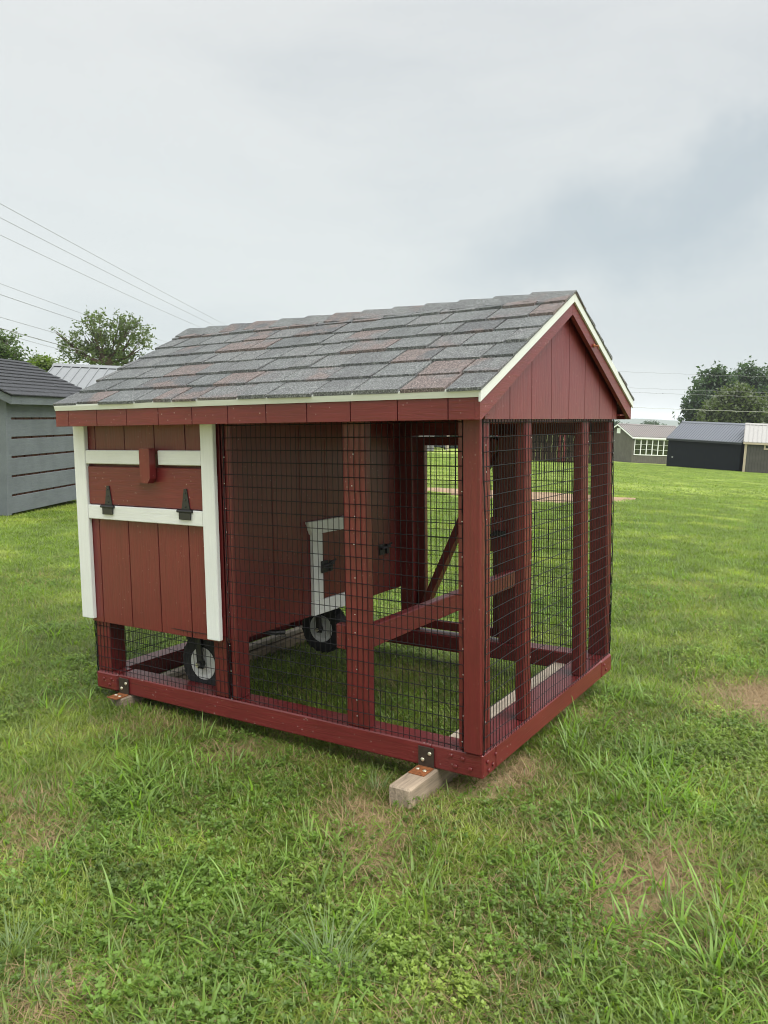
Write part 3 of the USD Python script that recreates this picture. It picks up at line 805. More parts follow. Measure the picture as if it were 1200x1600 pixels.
# ---------------------------------------------------------------- grey slatted shed, left
grey_p = paint('grey_stain', (.106, .121, .129), 1, .6, .4, 0, .16)
grey_px = paint('grey_stain_cross', (.092, .106, .113), 0, .6, .4, 0, .16)
dark_shingle = simple('charcoal_shingle', (.040, .042, .047), .9, 0, .3, .45, 30, .5, 260)
S = float(ground_hit(11, 810)[1]) / 8.9
g0 = at(11, 809, 8.9 * S)
g0[2] = float(ground_base(g0[0], g0[1])) + .01
yaw = math.atan2(-.085, 1.0)                    # local y runs along the slatted wall, away from the viewer
gs = thing('slatted_shed', 'low grey slatted shed with charcoal shingle roof at the left edge', 'shed', g0, yaw)
zt = at(11, 624, 8.9 * S)[2] - g0[2]
Lw, Dw = 2.42, 2.3
gap = .029
hb_ = (zt - 0.0) / 6 - gap
for k in range(6):
    obj('slat_board', cbox(-.012, .010, .10, Lw - .1, .02 + k * (hb_ + gap), .02 + k * (hb_ + gap) + hb_, .003), grey_p, gs)
    obj('slat_board', cbox(-Dw + .1, -.10, -.010, .012, .02 + k * (hb_ + gap), .02 + k * (hb_ + gap) + hb_, .003), grey_px, gs)
    obj('slat_board', cbox(-Dw + .1, -.10, Lw - .012, Lw + .010, .02 + k * (hb_ + gap), .02 + k * (hb_ + gap) + hb_, .003), grey_px, gs)
    obj('slat_board', cbox(-Dw - .010, -Dw + .012, .10, Lw - .1, .02 + k * (hb_ + gap), .02 + k * (hb_ + gap) + hb_, .003), grey_p, gs)
for (x, y) in ((-.06, .045), (-.06, Lw - .045), (-Dw + .06, .045), (-Dw + .06, Lw - .045)):
    obj('corner_post', cbox(x - .06, x + .078, y - .06, y + .055, 0, zt + .02, .006), grey_p, gs)
br_m = simple('brown_inner_board', (.16, .075, .05), .8, 0, .3, .4, 6)
for k in range(11):
    obj('inner_board', cbox(-.060, -.034, .11 + k * .205, .11 + k * .205 + .185, .03, zt, .003), br_m, gs)
for k in range(9): obj('inner_board', cbox(-Dw + .14 + k * .225, -Dw + .14 + k * .225 + .205, .035, .060, .03, zt, .003), br_m, gs)
OV = .14
zb_, pit = zt + .015, .42
hw = Dw / 2
roofz = lambda x: zb_ + pit * (hw + OV - abs(x + hw))
fas = obj('fascia_board', cbox(OV - .02, OV, -.10, Lw + .12, zb_ - .075, zb_ + .045, .004), grey_p, gs)
obj('fascia_board', cbox(-Dw - OV, -Dw - OV + .02, -.10, Lw + .12, zb_ - .075, zb_ + .045, .004), grey_p, gs)
for y0, y1 in ((-.122, -.102), (Lw + .122, Lw + .142)):
    for s in (-1, 1):
        x0 = -hw + s * (hw + OV); x1 = -hw + s * .002
        obj('rake_board', prism([(x0, zb_ - .075), (x1, roofz(-hw) - .075), (x1, roofz(-hw) + .03), (x0, zb_ + .03)], 1, y0, y1), grey_px, gs)
for y0 in (0.0, Lw - .012):
    obj('gable_boarding', prism([(-Dw, zt + .02), (0, zt + .02), (0, roofz(0) - .02), (-hw, roofz(-hw) - .02), (-Dw, roofz(-Dw) - .02)], 1, y0, y0 + .012), grey_px, gs)
nrow = 11
rf = obj('roof', cat(prism([(-hw, roofz(-hw)), (OV + .02, zb_ + .035), (OV + .02, zb_ + .055), (-hw, roofz(-hw) + .04)], 1, -.13, Lw + .15), prism([(-hw, roofz(-hw)), (-Dw - OV - .02, zb_ + .035), (-Dw - OV - .02, zb_ + .055), (-hw, roofz(-hw) + .04)], 1, -.13, Lw + .15)), dark_shingle, gs)
r3 = np.random.default_rng(3)
for s in (1, -1):
    courses = []
    for k in range(nrow):
        a = (hw + OV + .03) * (1 - k / nrow); b = (hw + OV + .03) * (1 - (k + 1.12) / nrow); b = max(b, 0)
        y = -.15 - r3.uniform(0, .2)
        while y < Lw + .16:
            wd = r3.choice([.2, .28, .33]); y0_, y1_ = max(y + .002, -.15), min(y + wd - .002, Lw + .165); y += wd
            if y1_ - y0_ < .03: continue
            za = zb_ + pit * (hw + OV - a) + .06; zb2 = zb_ + pit * (hw + OV - b) + .052
            th = .008 + r3.uniform(0, .006)
            courses.append(prism([(-hw + s * a, za), (-hw + s * b, zb2 - .004), (-hw + s * b, zb2), (-hw + s * a, za + th)], 1, y0_, y1_))
    obj('shingle_courses', cat(courses), dark_shingle, rf, kind='stuff')

# ---------------------------------------------------------------- gabled sheds with ribbed metal roofs
def siding(name, col, axis, spacing=.2):
    """grooved upright sheet siding seen from afar"""
    nodes = {'tc': ('texture_coordinate', {}), 'sep': ('separate_xyz', {}), 'm': ('math', {'math_type': 'multiply', 'value2': 1 / spacing}), 'fr': ('math', {'math_type': 'fraction'}),
             'gt': ('map_range', {'from_min': .90, 'from_max': .93, 'to_min': 1.0, 'to_max': .55, 'clamp': True}), 'n': ('noise_texture', {'scale': 2.2, 'detail': 5.0}),
             'ramp': ('rgb_ramp', {'ramp': [(.3, tuple(np.array(col) * .88)), (.7, tuple(np.array(col) * 1.1))]}), 'vs': ('vector_math', {'math_type': 'scale'}),
             'bp': ('bump', {'strength': .6, 'distance': .01}), 'p': ('principled_bsdf', {'roughness': .75, 'specular_ior_level': .12})}
    links = [('tc.object', 'sep.vector'), ('sep.' + 'xyz'[axis], 'm.value1'), ('m.value', 'fr.value1'), ('fr.value', 'gt.value'), ('tc.object', 'n.vector'), ('n.fac', 'ramp.fac'), ('ramp.color', 'vs.vector1'), ('gt.result', 'vs.scale'), ('vs.vector', 'p.base_color'), ('gt.result', 'bp.height'), ('bp.normal', 'p.normal')]
    return usdkit.material(stage, LOOK + name, nodes, links, surface='p.BSDF')


glass_m = usdkit.material(stage, LOOK + 'window_glass', {'f': ('fresnel', {'IOR': 1.5}), 't': ('transparent_bsdf', {'color': (.75, .8, .8)}), 'g': ('glossy_bsdf', {'color': (.9, .9, .9), 'roughness': .02}), 'm': ('mix_closure', {})},
                          [('f.fac', 'm.fac'), ('t.BSDF', 'm.closure1'), ('g.BSDF', 'm.closure2')], surface='m.closure')
white_far = simple('white_trim_paint', (.74, .76, .75), .5, 0, .5, .04)
inside_m = simple('dark_shed_inside', (.05, .045, .04), .9)


def metal_shed(name, label, p_left, p_right, wall_h, rise, depth, wall_x, wall_y, roof_mat, trim_mat, ov=.12, rib=.3, openings=(), group=None):
    """p_left, p_right: the ground ends of the wall facing the viewer; ridge parallel to it; local x along the wall, y away from the viewer"""
    pl, pr_ = np.array(p_left, float), np.array(p_right, float)
    Lx = np.hypot(*(pr_ - pl)[:2]); yaw_ = math.atan2(pr_[1] - pl[1], pr_[0] - pl[0])
    t = thing(name, label, 'shed', pl, yaw_, group)
    # front wall, cut round its openings
    rects = [(0, Lx, -.25, wall_h)]
    for (a, b, c, d) in openings:
        new = []
        for (x0, x1, z0, z1) in rects:
            if b <= x0 or a >= x1: new.append((x0, x1, z0, z1)); continue
            if a > x0: new.append((x0, a, z0, z1))
            if b < x1: new.append((b, x1, z0, z1))
            new.append((max(a, x0), min(b, x1), z0, c)); new.append((max(a, x0), min(b, x1), d, z1))
        rects = new
    obj('wall', cat([trimesh.creation.box(bounds=[(x0, 0, z0), (x1, .05, z1)]) for (x0, x1, z0, z1) in rects if x1 - x0 > .001 and z1 - z0 > .001]), wall_x, t)
    obj('wall', trimesh.creation.box(bounds=[(0, depth - .05, -.25), (Lx, depth, wall_h)]), wall_x, t)
    hy = depth / 2
    for x0 in (.002, Lx - .052):
        obj('gable_wall', prism([(.052, -.25), (depth - .052, -.25), (depth - .052, wall_h), (hy, wall_h + rise), (.052, wall_h)], 0, x0, x0 + .05), wall_y, t)
    sl = rise / hy
    for s in (0, 1):
        poly = [(-ov, wall_h - sl * ov + .02), (hy, wall_h + rise + .02), (hy, wall_h + rise + .06), (-ov, wall_h - sl * ov + .06)]
        if s: poly = [(depth - y, z) for y, z in poly]
        r = obj('roof', prism(poly, 0, -ov, Lx + ov), roof_mat, t)
        ribs = []
        k = 0.02
        while k < Lx + 2 * ov:
            x = -ov + k; k += rib
            p2 = [(-ov - .01, wall_h - sl * ov + .061), (hy, wall_h + rise + .061), (hy, wall_h + rise + .095), (-ov - .01, wall_h - sl * ov + .095)]
            if s: p2 = [(depth - y, z) for y, z in p2]
            ribs.append(prism(p2, 0, x, x + .035))
        obj('roof_ribs', cat(ribs), roof_mat, r, kind='stuff')
        yf = (-ov - .012, -ov + .02) if not s else (depth + ov - .02, depth + ov + .012)
        obj('fascia', cbox(-ov, Lx + ov, *yf, wall_h - sl * ov - .12, wall_h - sl * ov + .018, .004), trim_mat, t)
    obj('ridge_cap', prism([(hy - .16, wall_h + rise + .10 - sl * .16), (hy, wall_h + rise + .115), (hy + .16, wall_h + rise + .10 - sl * .16), (hy, wall_h + rise + .08)], 0, -ov - .01, Lx + ov + .01), roof_mat, t)
    for x0 in (-ov - .012, Lx + ov - .010):
        for s in (0, 1):
            poly = [(-ov, wall_h - sl * ov - .10), (hy - .001, wall_h + rise - .10), (hy - .001, wall_h + rise + .035), (-ov, wall_h - sl * ov + .035)]
            if s: poly = [(depth - y, z) for y, z in poly]
            obj('rake_trim', prism(poly, 0, x0, x0 + .022), trim_mat, t)
    return t, Lx


def grounded(px, py, D):
    p = at(px, py, D); return p


def foot(px, py):
    return ground_hit(px, py)


dark_roof_m = simple('grey_ribbed_metal', (.135, .145, .17), .42, .3, .5, .05)
taupe_roof_m = simple('taupe_ribbed_metal', (.21, .19, .18), .45, .25, .5, .05)
light_roof_m = simple('light_grey_ribbed_metal', (.30, .29, .28), .45, .2, .5, .05)
silver_roof_m = simple('bare_ribbed_metal', (.20, .21, .22), .7, .0, .15, .05)
black_x = siding('black_siding_front', (.009, .012, .015), 0); black_y = siding('black_siding_end', (.009, .012, .015), 1)
taupe_x = siding('taupe_siding_front', (.115, .108, .092), 0); taupe_y = siding('taupe_siding_end', (.115, .108, .092), 1)
brown_x = siding('grey_brown_siding_front', (.075, .071, .065), 0); brown_y = siding('grey_brown_siding_end', (.075, .071, .065), 1)
tan_m = simple('tan_trim_paint', (.40, .33, .255), .6, 0, .4, .08)
black_trim = simple('black_trim_paint', (.018, .021, .025), .6, 0, .4, .05)


def framed_window(t, x0, x1, z0, z1, mat, units, cols, rows, fw=.07):
    """a window on a local front wall (y = 0), its frame proud of the wall, dark room behind"""
    wn = obj('window', cat(cbox(x0 - fw, x1 + fw, -.03, .02, z0 - fw, z0, .004), cbox(x0 - fw, x1 + fw, -.03, .02, z1, z1 + fw, .004), cbox(x0 - fw, x0, -.029, .02, z0 + .001, z1 - .001, .004), cbox(x1, x1 + fw, -.029, .02, z0 + .001, z1 - .001, .004)), mat, t)
    uw = (x1 - x0) / units
    for k in range(units):
        a, b = x0 + uw * k, x0 + uw * (k + 1)
        obj('pane', cbox(a + .02, b - .02, .004, .010, z0 + .005, z1 - .005, .001), glass_m, wn)
        bars = []
        if k: bars.append(cbox(a - .045, a + .045, -.022, .018, z0 + .001, z1 - .001, .003))
        for c in range(1, cols): bars.append(cbox(a + uw * c / cols - .012, a + uw * c / cols + .012, -.010, .003, z0 + .002, z1 - .002, .002))
        for r in range(1, rows): bars.append(cbox(a + .02, b - .02, -.012, .002, z0 + (z1 - z0) * r / rows - (.03 if 2 * r == rows else .012), z0 + (z1 - z0) * r / rows + (.03 if 2 * r == rows else .012), .002))
        obj('glazing_bars', cat(bars), mat, wn)
    obj('room_back', trimesh.creation.box(bounds=[(x0 - .05, 1.2, z0 - .2), (x1 + .05, 1.22, z1 + .05)]), inside_m, wn)
    return wn


def set_z(p, z): p = np.array(p, float); p[2] = z; return p


# black shed
bl, brr = set_z(at(1041, 727, 68), -1.97), set_z(at(1154, 738, 62.5), -1.97)
bs_, bL = metal_shed('black_shed', 'black shed with grey ribbed metal roof, middle of the row at right', bl, brr, 2.32, 1.32, 3.6, black_x, black_y, dark_roof_m, black_trim, rib=.24)
obj('wall_vent', cbox(.45, .60, -.012, -.001, .70, .82, .002), simple('grey_vent', (.25, .25, .25)), bs_)
# taupe shed with the long white window
p0 = set_z(at(986, 724, 75), -2.2)
p1 = p0 + np.array([6.0 * .955, 6.0 * .296, 0])
ts, tL = metal_shed('taupe_shed', 'taupe shed with white trim and a long white-framed window, left of the black shed', p0, p1, 2.42, 1.02, 4.8, taupe_x, taupe_y, taupe_roof_m, white_far, rib=.24, ov=.16, openings=[(.26, 3.95, .80, 2.16)])
framed_window(ts, .26, 3.95, .80, 2.16, white_far, 6, 1, 3)
obj('gable_vent', cbox(-.02, -.001, 2.4 - .28, 2.4 + .28, 2.62, 3.10, .003), white_far, ts)
# grey-brown shed with tan trim
q0 = set_z(at(1160, 737.5, 61.5), -1.92); q1 = q0 + np.array([5.2, -2.3, 0])
gb, gL = metal_shed('grey_brown_shed', 'dark grey-brown shed with tan trim and pale metal roof at the right edge', q0, q1, 2.35, 1.28, 3.6, brown_x, brown_y, light_roof_m, tan_m, rib=.30, openings=[(1.42, 2.35, 1.92, 2.24)])
framed_window(gb, 1.42, 2.35, 1.92, 2.24, tan_m, 1, 2, 1, .12)
for x in (-.02, gL - .10): obj('corner_board', cbox(x, x + .17, -.03, -.001, -.2, 2.26, .004), tan_m, gb)
# tan narrow shed end between the two
tb0 = set_z(at(1150.5, 737, 67), -2.05)
tp = thing('tan_shed', 'narrow tan shed end showing between the black and grey-brown sheds', 'shed', tb0, -.05)
obj('wall', cbox(-.35, .62, 0, 1.6, -.2, 1.42, .01), tan_m, tp)
obj('fascia', cbox(-.37, .64, -.04, 1.62, 1.425, 1.52, .01), black_trim, tp)
obj('roof', prism([(-.05, 1.525), (1.65, 1.525), (.8, 2.02), (.74, 2.02), (-.05, 1.60)], 0, -.36, .63), light_roof_m, tp)
# silver roofed shed behind the slatted shed
sv0 = at(60, 640, 25.6); sv0[2] = ground_base(sv0[0], sv0[1])
zr_ = at(88, 570, 27.3)[2] - sv0[2]; ze_ = at(40, 612, 25.6)[2] - sv0[2]
sx0 = at(86, 570, 27.3)[0]
sv0[0] = sx0 + .1; sv1 = sv0 + np.array([5.2, .05, 0])
metal_shed('silver_roofed_shed', 'shed with bright bare metal roof behind the grey slatted shed', sv0, sv1, ze_, zr_ - ze_ - .06, 3.4, siding('pale_siding_front', (.32, .32, .31), 0), siding('pale_siding_end', (.32, .32, .31), 1), silver_roof_m, white_far, rib=.30)

# brown shelter with red posts, seen through the run
sh0 = at(772, 724, 60); sh0[2] = float(ground_base(sh0[0], sh0[1]))
sl_ = thing('board_shelter', 'long dark brown board shelter with red posts, far behind the wire run', 'shelter', sh0, 0.0)
shw = 7.6
brown_board = simple('dark_brown_board', (.060, .036, .022), .8, 0, .3, .3, 5)
for k in range(19): obj('wall_board', cbox(k * .4, k * .4 + .385, 1.2, 1.24, -.1, 2.75, .004), brown_board, sl_)
for x in (.06, 2.45, 4.62, 4.98, 7.4): obj('post', cbox(x, x + .15, .0, .15, -.1, 2.75, .006), red_z, sl_)
obj('rail', cbox(.0, shw, -.03, -.001, 2.52, 2.72, .006), brown_board, sl_)
obj('fascia', cbox(-.3, shw + .3, -.36, -.32, 2.78, 3.02, .006), simple('pale_fascia', (.55, .50, .43), .6, 0, .4, .1), sl_)
obj('roof', prism([(-.34, 3.025), (2.9, 3.75), (2.9, 3.80), (-.34, 3.075)], 0, -.32, shw + .32), light_roof_m, sl_)

# grey shed, dark car and pole behind them
gy0 = at(636, 704, 84); gy0[2] = float(ground_base(gy0[0], gy0[1])); gy1 = gy0 + np.array([2.75, 0.1, 0])
metal_shed('grey_shed', 'plain grey shed far away, seen through the wire left of the near corner post', gy0, gy1, 2.3, .9, 3.0, siding('grey_siding_front', (.19, .185, .19), 0), siding('grey_siding_end', (.19, .185, .19), 1), dark_roof_m, white_far)
cp = at(686.5, 703, 95); cp[2] = float(ground_base(cp[0], cp[1]))
car = thing('parked_car', 'dark parked car with pale windscreen far away, seen through the wire run', 'car', cp, .1)
car_m = simple('dark_car_paint', (.03, .035, .04), .3, 0, .5)
body = prism([(-.0, .35), (4.3, .35), (4.35, .8), (3.9, .95), (3.2, 1.42), (1.75, 1.45), (.95, .98), (.05, .85)], 0, -.88, .88)
obj('body', body, car_m, car)
obj('windscreen', prism([(1.02, 1.04), (1.70, 1.42), (1.68, 1.44), (1.0, 1.06)], 0, -.72, .72), simple('pale_glass', (.75, .8, .85), .1), car)
for x in (-.62, .62): obj('headlight', cbox(x - .16, x + .16, -.02, .03, .64, .78, .01), simple('headlight_glass', (.8, .8, .8), .1), car)
for y in (.85, 3.45):
    for x in (-.82, .82): obj('wheel', disc((x, y, .32), 0, .32, .2, 20), rubber_m, car)
pp = at(698, 704, 93); pp[2] = float(ground_base(pp[0], pp[1]))
po = thing('leaning_pole', 'pale leaning wooden pole far behind the run, beside the dark car', 'pole', pp)
obj('shaft', tube([(0, 0, -.3), (.18, 0, 3.4), (.36, 0, 7.0)], [.19, .17, .14], 10), wood_old, po)

# ---------------------------------------------------------------- trees
bark_m = simple('tree_bark', (.085, .065, .05), .95, 0, .1, .35, 5, .8, 20)


def tree(name, label, base, H, clumps, leaf, n, mat, trunk_r, seed, group=None, lean=(0, 0), density_gap=0.0):
    """clumps: (x, z, r_x, r_z, weight) of the crown's masses in the tree's own frame (y is spread by chance)"""
    rg = np.random.default_rng(seed)
    t = thing(name, label, 'tree', base, 0, group)
    zt_ = H * .62
    k = np.linspace(0, 1, 7)
    trunk = np.stack([lean[0] * k + .03 * H * np.sin(k * 4 + seed) * k, lean[1] * k, -.4 + (zt_ + .4) * k], 1)
    limbs = [tube(trunk, trunk_r * (1 - .72 * k), 8)]
    cen = []
    for (x, z, rx, rz, w) in clumps:
        y = rg.uniform(-.55, .55) * rx
        cen.append((x, y, z, rx, rz, w))
        s = trunk[min(6, max(1, int(round(6 * np.clip((z - rz) / zt_, .2, .95)))))]
        e = np.array([x, y, z])
        kk = np.linspace(0, 1, 6)
        mid = (s + e) / 2 + np.array([0, 0, -.12 * np.linalg.norm(e - s)])
        P = ((1 - kk) ** 2)[:, None] * s + (2 * kk * (1 - kk))[:, None] * mid + (kk ** 2)[:, None] * e
        limbs.append(tube(P, trunk_r * .42 * (1 - .8 * kk), 6))
        for q in range(5):
            d = rg.normal(size=3) * (rx, rx, rz) * .55
            limbs.append(tube(np.stack([P[3] + (e + d - P[3]) * v + np.array([0, 0, -.04 * rx]) * math.sin(v * 3.1) for v in np.linspace(0, 1, 4)]), trunk_r * .13 * np.array([1, .8, .55, .25]), 4))
    obj('trunk', cat(limbs), bark_m, t)
    wts = np.array([c[5] * c[3] * c[3] * c[4] for c in cen]); wts /= wts.sum()
    # leaves sit on twigs: little sprays spread through each mass
    ns = max(1, n // 14)
    ci = rg.choice(len(cen), ns, p=wts)
    C = np.array([[c[0], c[1], c[2]] for c in cen])[ci]; Rr = np.array([[c[3], c[3], c[4]] for c in cen])[ci]
    d = rg.normal(size=(ns, 3)); d /= np.linalg.norm(d, axis=1, keepdims=True)
    rad = rg.uniform(.12, 1.0, ns) ** .5 * (1 + .25 * rg.normal(size=ns).clip(-1.5, 1.5) * .6)
    S = C + d * rad[:, None] * Rr
    keep = meshkit.fbm(S * (2.2 / np.mean([c[3] for c in cen])) + seed, 3, seed) > density_gap
    S, d = S[keep], d[keep]
    ns = len(S)
    per = 14
    dirs = d * .7 + rg.normal(size=(ns, 3)) * .5 + np.array([0, 0, .25]); dirs /= np.linalg.norm(dirs, axis=1, keepdims=True)
    tl = np.linspace(0, 1, per)[None, :, None] * (leaf * 4.5)
    Pn = S[:, None] + dirs[:, None] * tl + rg.normal(size=(ns, per, 3)) * leaf * .9
    Pn = Pn.reshape(-1, 3); N = len(Pn)
    a = rg.normal(size=(N, 3)); a[:, 2] *= .7; a /= np.linalg.norm(a, axis=1, keepdims=True)
    b = np.cross(a, rg.normal(size=(N, 3))); b /= np.linalg.norm(b, axis=1, keepdims=True)
    sz = leaf * rg.uniform(.6, 1.3, N)[:, None]
    V = np.stack([Pn - a * sz, Pn + b * sz * .5 + a * sz * .1, Pn + a * sz, Pn - b * sz * .5 + a * sz * .1], 1).reshape(-1, 3)
    i = np.arange(N)[:, None] * 4
    f = np.concatenate([i + np.array([[0, 1, 2]]), i + np.array([[0, 2, 3]])])
    obj('crown', trimesh.Trimesh(V, f, process=False), mat, t)
    return t


leaf_pale = leaf_material('pale_green_tree_leaves', [(0, (.085, .115, .045)), (.5, (.130, .170, .070)), (1, (.19, .22, .10))], .40)
leaf_mid = leaf_material('mid_green_tree_leaves', [(0, (.060, .095, .030)), (.5, (.095, .145, .045)), (1, (.15, .20, .07))], .38)
leaf_dark = leaf_material('dark_green_tree_leaves', [(0, (.045, .075, .042)), (.5, (.075, .115, .062)), (1, (.115, .155, .08))], .34)
leaf_olive = leaf_material('olive_green_tree_leaves', [(0, (.070, .092, .036)), (.5, (.115, .140, .056)), (1, (.165, .19, .08))], .34)


def tree_px(name, label, D, px, py_ground, clumps_px, leaf, n, mat, tr, seed, group=None, gap=0.0):
    """clumps given where they are seen: (px, py, half width, half height, weight) at D metres"""
    b = at(px, py_ground, D); b[2] = float(ground_base(b[0], b[1]))
    k = D / 1276.94
    cl = []
    for (x, y, rx, ry, w) in clumps_px:
        p = at(x, y, D) - b
        cl.append((p[0], p[2], rx * k, ry * k, w))
    H = max(c[1] + c[3] for c in cl)
    return tree(name, label, b, H, cl, leaf, n, mat, tr, seed, group, (0, 0), gap)


# left: open crowned tree, and the one at the frame's edge
tree_px('broadleaf_tree', 'airy pale green tree rising behind the bright metal roof', 46, 160, 640,
        [(150, 512, 22, 20, 1), (128, 528, 22, 20, 1), (182, 512, 20, 22, 1), (212, 522, 20, 24, 1), (165, 540, 26, 22, .9), (195, 548, 24, 20, .8), (118, 548, 20, 20, .9), (222, 545, 13, 20, .8), (100, 532, 14, 12, .8), (150, 560, 40, 16, .7), (205, 565, 22, 14, .7), (86, 520, 7, 6, .8), (138, 496, 10, 8, .9), (205, 503, 9, 8, .9), (142, 530, 12, 14, 1)],
        .095, 17000, leaf_pale, .20, 4, gap=.56)
tree_px('leafy_tree', 'dark leafy tree at the left edge above the charcoal roof', 42, 8, 640,
        [(0, 545, 22, 20, 1), (22, 560, 22, 16, 1), (-25, 540, 30, 30, 1), (42, 572, 16, 12, .9), (10, 530, 12, 9, .9), (-60, 560, 40, 30, 1), (55, 565, 8, 7, .8)], .10, 13000, leaf_mid, .22, 9, gap=.45)
tree_px('yellow_green_bush', 'yellow-green bushy tree between the charcoal roof and bright metal roof', 36, 72, 640,
        [(60, 585, 18, 14, 1), (78, 582, 14, 14, 1), (48, 594, 14, 12, 1), (88, 592, 10, 12, .8), (70, 572, 8, 7, .8)], .085, 9000,
        leaf_material('yellow_green_leaves', [(0, (.09, .13, .025)), (.5, (.15, .19, .04)), (1, (.22, .25, .06))], .35), .10, 14, gap=.36)
# right: the clump behind the sheds
tree_px('dark_tree', 'dark evergreen-looking tree, left part of the clump behind the black shed', 98, 1112, 740,
        [(1112, 608, 22.3, 19.8, 1), (1095, 628, 20.5, 19.8, 1), (1125, 596, 16.7, 16.2, 1), (1085, 646, 14.9, 14.4, 1), (1115, 646, 27.9, 21.6, 1), (1130, 588, 11.2, 9.0, 1), (1078, 661, 14.0, 10.8, 1), (1135, 626, 22.3, 21.6, 1), (1072, 638, 7.4, 7.2, .8), (1110, 676, 33.5, 18.0, 1)], .26, 15000, leaf_dark, .45, 21, gap=.39)
tree_px('dark_tree', 'tallest dark tree at the back of the clump behind the grey-brown shed', 106, 1168, 740,
        [(1165, 596, 20.5, 18.0, 1), (1150, 606, 16.7, 18.0, 1), (1185, 606, 22.3, 19.8, 1), (1165, 582, 11.2, 8.1, 1), (1205, 604, 20.5, 18.0, 1), (1215, 631, 27.9, 27.0, 1), (1175, 636, 37.2, 27.0, 1), (1240, 616, 24.2, 27.0, 1), (1182, 586, 7.4, 6.3, .9)], .26, 17000, leaf_dark, .5, 22, gap=.39)
tree_px('olive_tree', 'olive green rounder tree standing in front of the dark clump above the black shed roof', 90, 1148, 740,
        [(1150, 626, 22.3, 18.0, 1), (1130, 644, 22.3, 18.0, 1), (1168, 642, 20.5, 19.8, 1), (1150, 661, 35.3, 16.2, 1), (1112, 654, 14.9, 12.6, .9), (1150, 612, 9.3, 7.2, .9), (1185, 661, 14.9, 14.4, 1)], .21, 15000, leaf_olive, .3, 23, gap=.34)
tree_px('olive_tree', 'olive green tree cut by the right edge, above the pale metal roof', 92, 1212, 740,
        [(1210, 638, 20.5, 19.8, 1), (1192, 654, 14.9, 14.4, 1), (1225, 661, 27.9, 19.8, 1), (1205, 668, 24.2, 12.6, 1)], .21, 10000, leaf_olive, .3, 24, gap=.34)
# small far bushes and trees along the hill foot
tree_px('far_tree', 'small far grey-green tree on the skyline at the coop’s right edge', 240, 966, 690, [(962, 664, 6, 3, 1), (970, 666, 4, 2, 1), (955, 666, 6, 3, 1), (978, 667, 3, 2, 1)], .20, 2600, leaf_dark, .5, 31)
tree_px('far_tree', 'low far tree on the skyline above the taupe shed roof', 260, 1018, 690, [(1012, 664, 7, 2.5, 1), (1024, 664, 6, 2.5, 1), (1003, 666, 5, 2, 1), (1033, 667, 5, 2, 1)], .20, 2600, leaf_dark, .5, 32)
# wood behind the far lawn, seen through the wire
for k_, (px, s_, lb) in enumerate(((668, 1.0, 'dark tree behind the plain grey shed'), (690, 1.1, 'dark bushy tree behind the dark parked car'), (716, 1.0, 'dark tree behind the leaning pole'), (745, 1.1, 'dark tree behind the near corner post of the run'), (812, 1.2, 'dark tree behind the brown board shelter'))):
    tree_px('wood_edge_tree', lb, 112 + 3 * (k_ % 2), px, 697, [(px - 8, 690, 12, 11, 1), (px + 8, 688, 12, 12, 1), (px, 672, 14, 12, 1), (px - 6, 656, 11, 10, 1), (px + 8, 660, 11, 10, 1), (px, 645, 8, 8, 1)], .30, 5200, leaf_dark, .3, 40 + k_)

# ---------------------------------------------------------------- power lines
cable_m = simple('weathered_cable', (.20, .20, .21), .6)
xl = -17.0
NEAR_Y, FAR_Y = 12.0, 106.0


def pole(name, label, x, y, h, arms):
    z = float(ground_base(x, y))
    t = thing(name, label, 'utility pole', (x, y, z))
    obj('shaft', tube([(0, 0, -.5), (0, 0, h * .5), (0, 0, h)], [.17, .15, .11], 12), wood_m, t)
    for (hz, w_) in arms:
        a = obj('cross_arm', cbox(-w_, w_, -.16, -.07, hz - .06, hz + .06, .006), wood_m, t)
        for q in (-w_ + .1, 0, w_ - .1): obj('insulator', tube([(q, -.115, hz + .06), (q, -.115, hz + .2)], [.045, .03], 8), hub_m, a)


wires = [(318, 0.2, .012, 'topmost thin power line from the left edge'), (340, 0.25, .012, 'second power line from the top at left'), (367, .5, .012, 'third power line from the top at left'),
         (443, .9, .010, 'upper of the two thin cables entering the pale tree'), (460, .9, .014, 'heavier cable just under the thin one entering the pale tree'), (495.5, 1.0, .012, 'fine cable above the thick telephone cable at left'),
         (512.7, 1.6, .022, 'thick dark telephone cable low at left'), (520, 1.9, .011, 'lowest fine cable at left')]
for j, (py, sag, r, lb) in enumerate(wires):
    x_ = xl + (0, .35, -.35, .2, -.2, 0, .1, -.1)[j]
    p = at(0, py, 36.2)
    p = CAM + (p - CAM) * (x_ / (p[0] - CAM[0]))
    ym, hl = (NEAR_Y + FAR_Y) / 2, (FAR_Y - NEAR_Y) / 2
    zm = p[2] - sag * ((p[1] - ym) / hl) ** 2
    yy = np.linspace(NEAR_Y, FAR_Y, 60)
    r *= .85
    c = tube(np.stack([np.full(60, x_), yy, zm + sag * ((yy - ym) / hl) ** 2], 1), r, 6)
    obj('power_line', c, cable_m, None, True, lb, 'power line')
for j, (py, lb, r) in enumerate(((581.5, 'highest faint wire across the sky right of the coop roof', .011), (606.5, 'upper of the close pair of wires right of the coop', .011), (613.5, 'lower of the close pair of wires right of the coop', .014), (637.0, 'pale wire crossing in front of the dark trees', .020))):
    D_ = 86
    p = at(1000, py, D_)
    xx = np.linspace(-25, 62, 50)
    sag = .7
    c = tube(np.stack([xx, np.full(50, float(D_) - .3 * j), p[2] + sag * (((xx - 18) / 44) ** 2 - .06)], 1), r, 6)
    obj('power_line', c, cable_m if j < 3 else simple('pale_cable', (.42, .42, .38), .5), None, True, lb, 'power line')

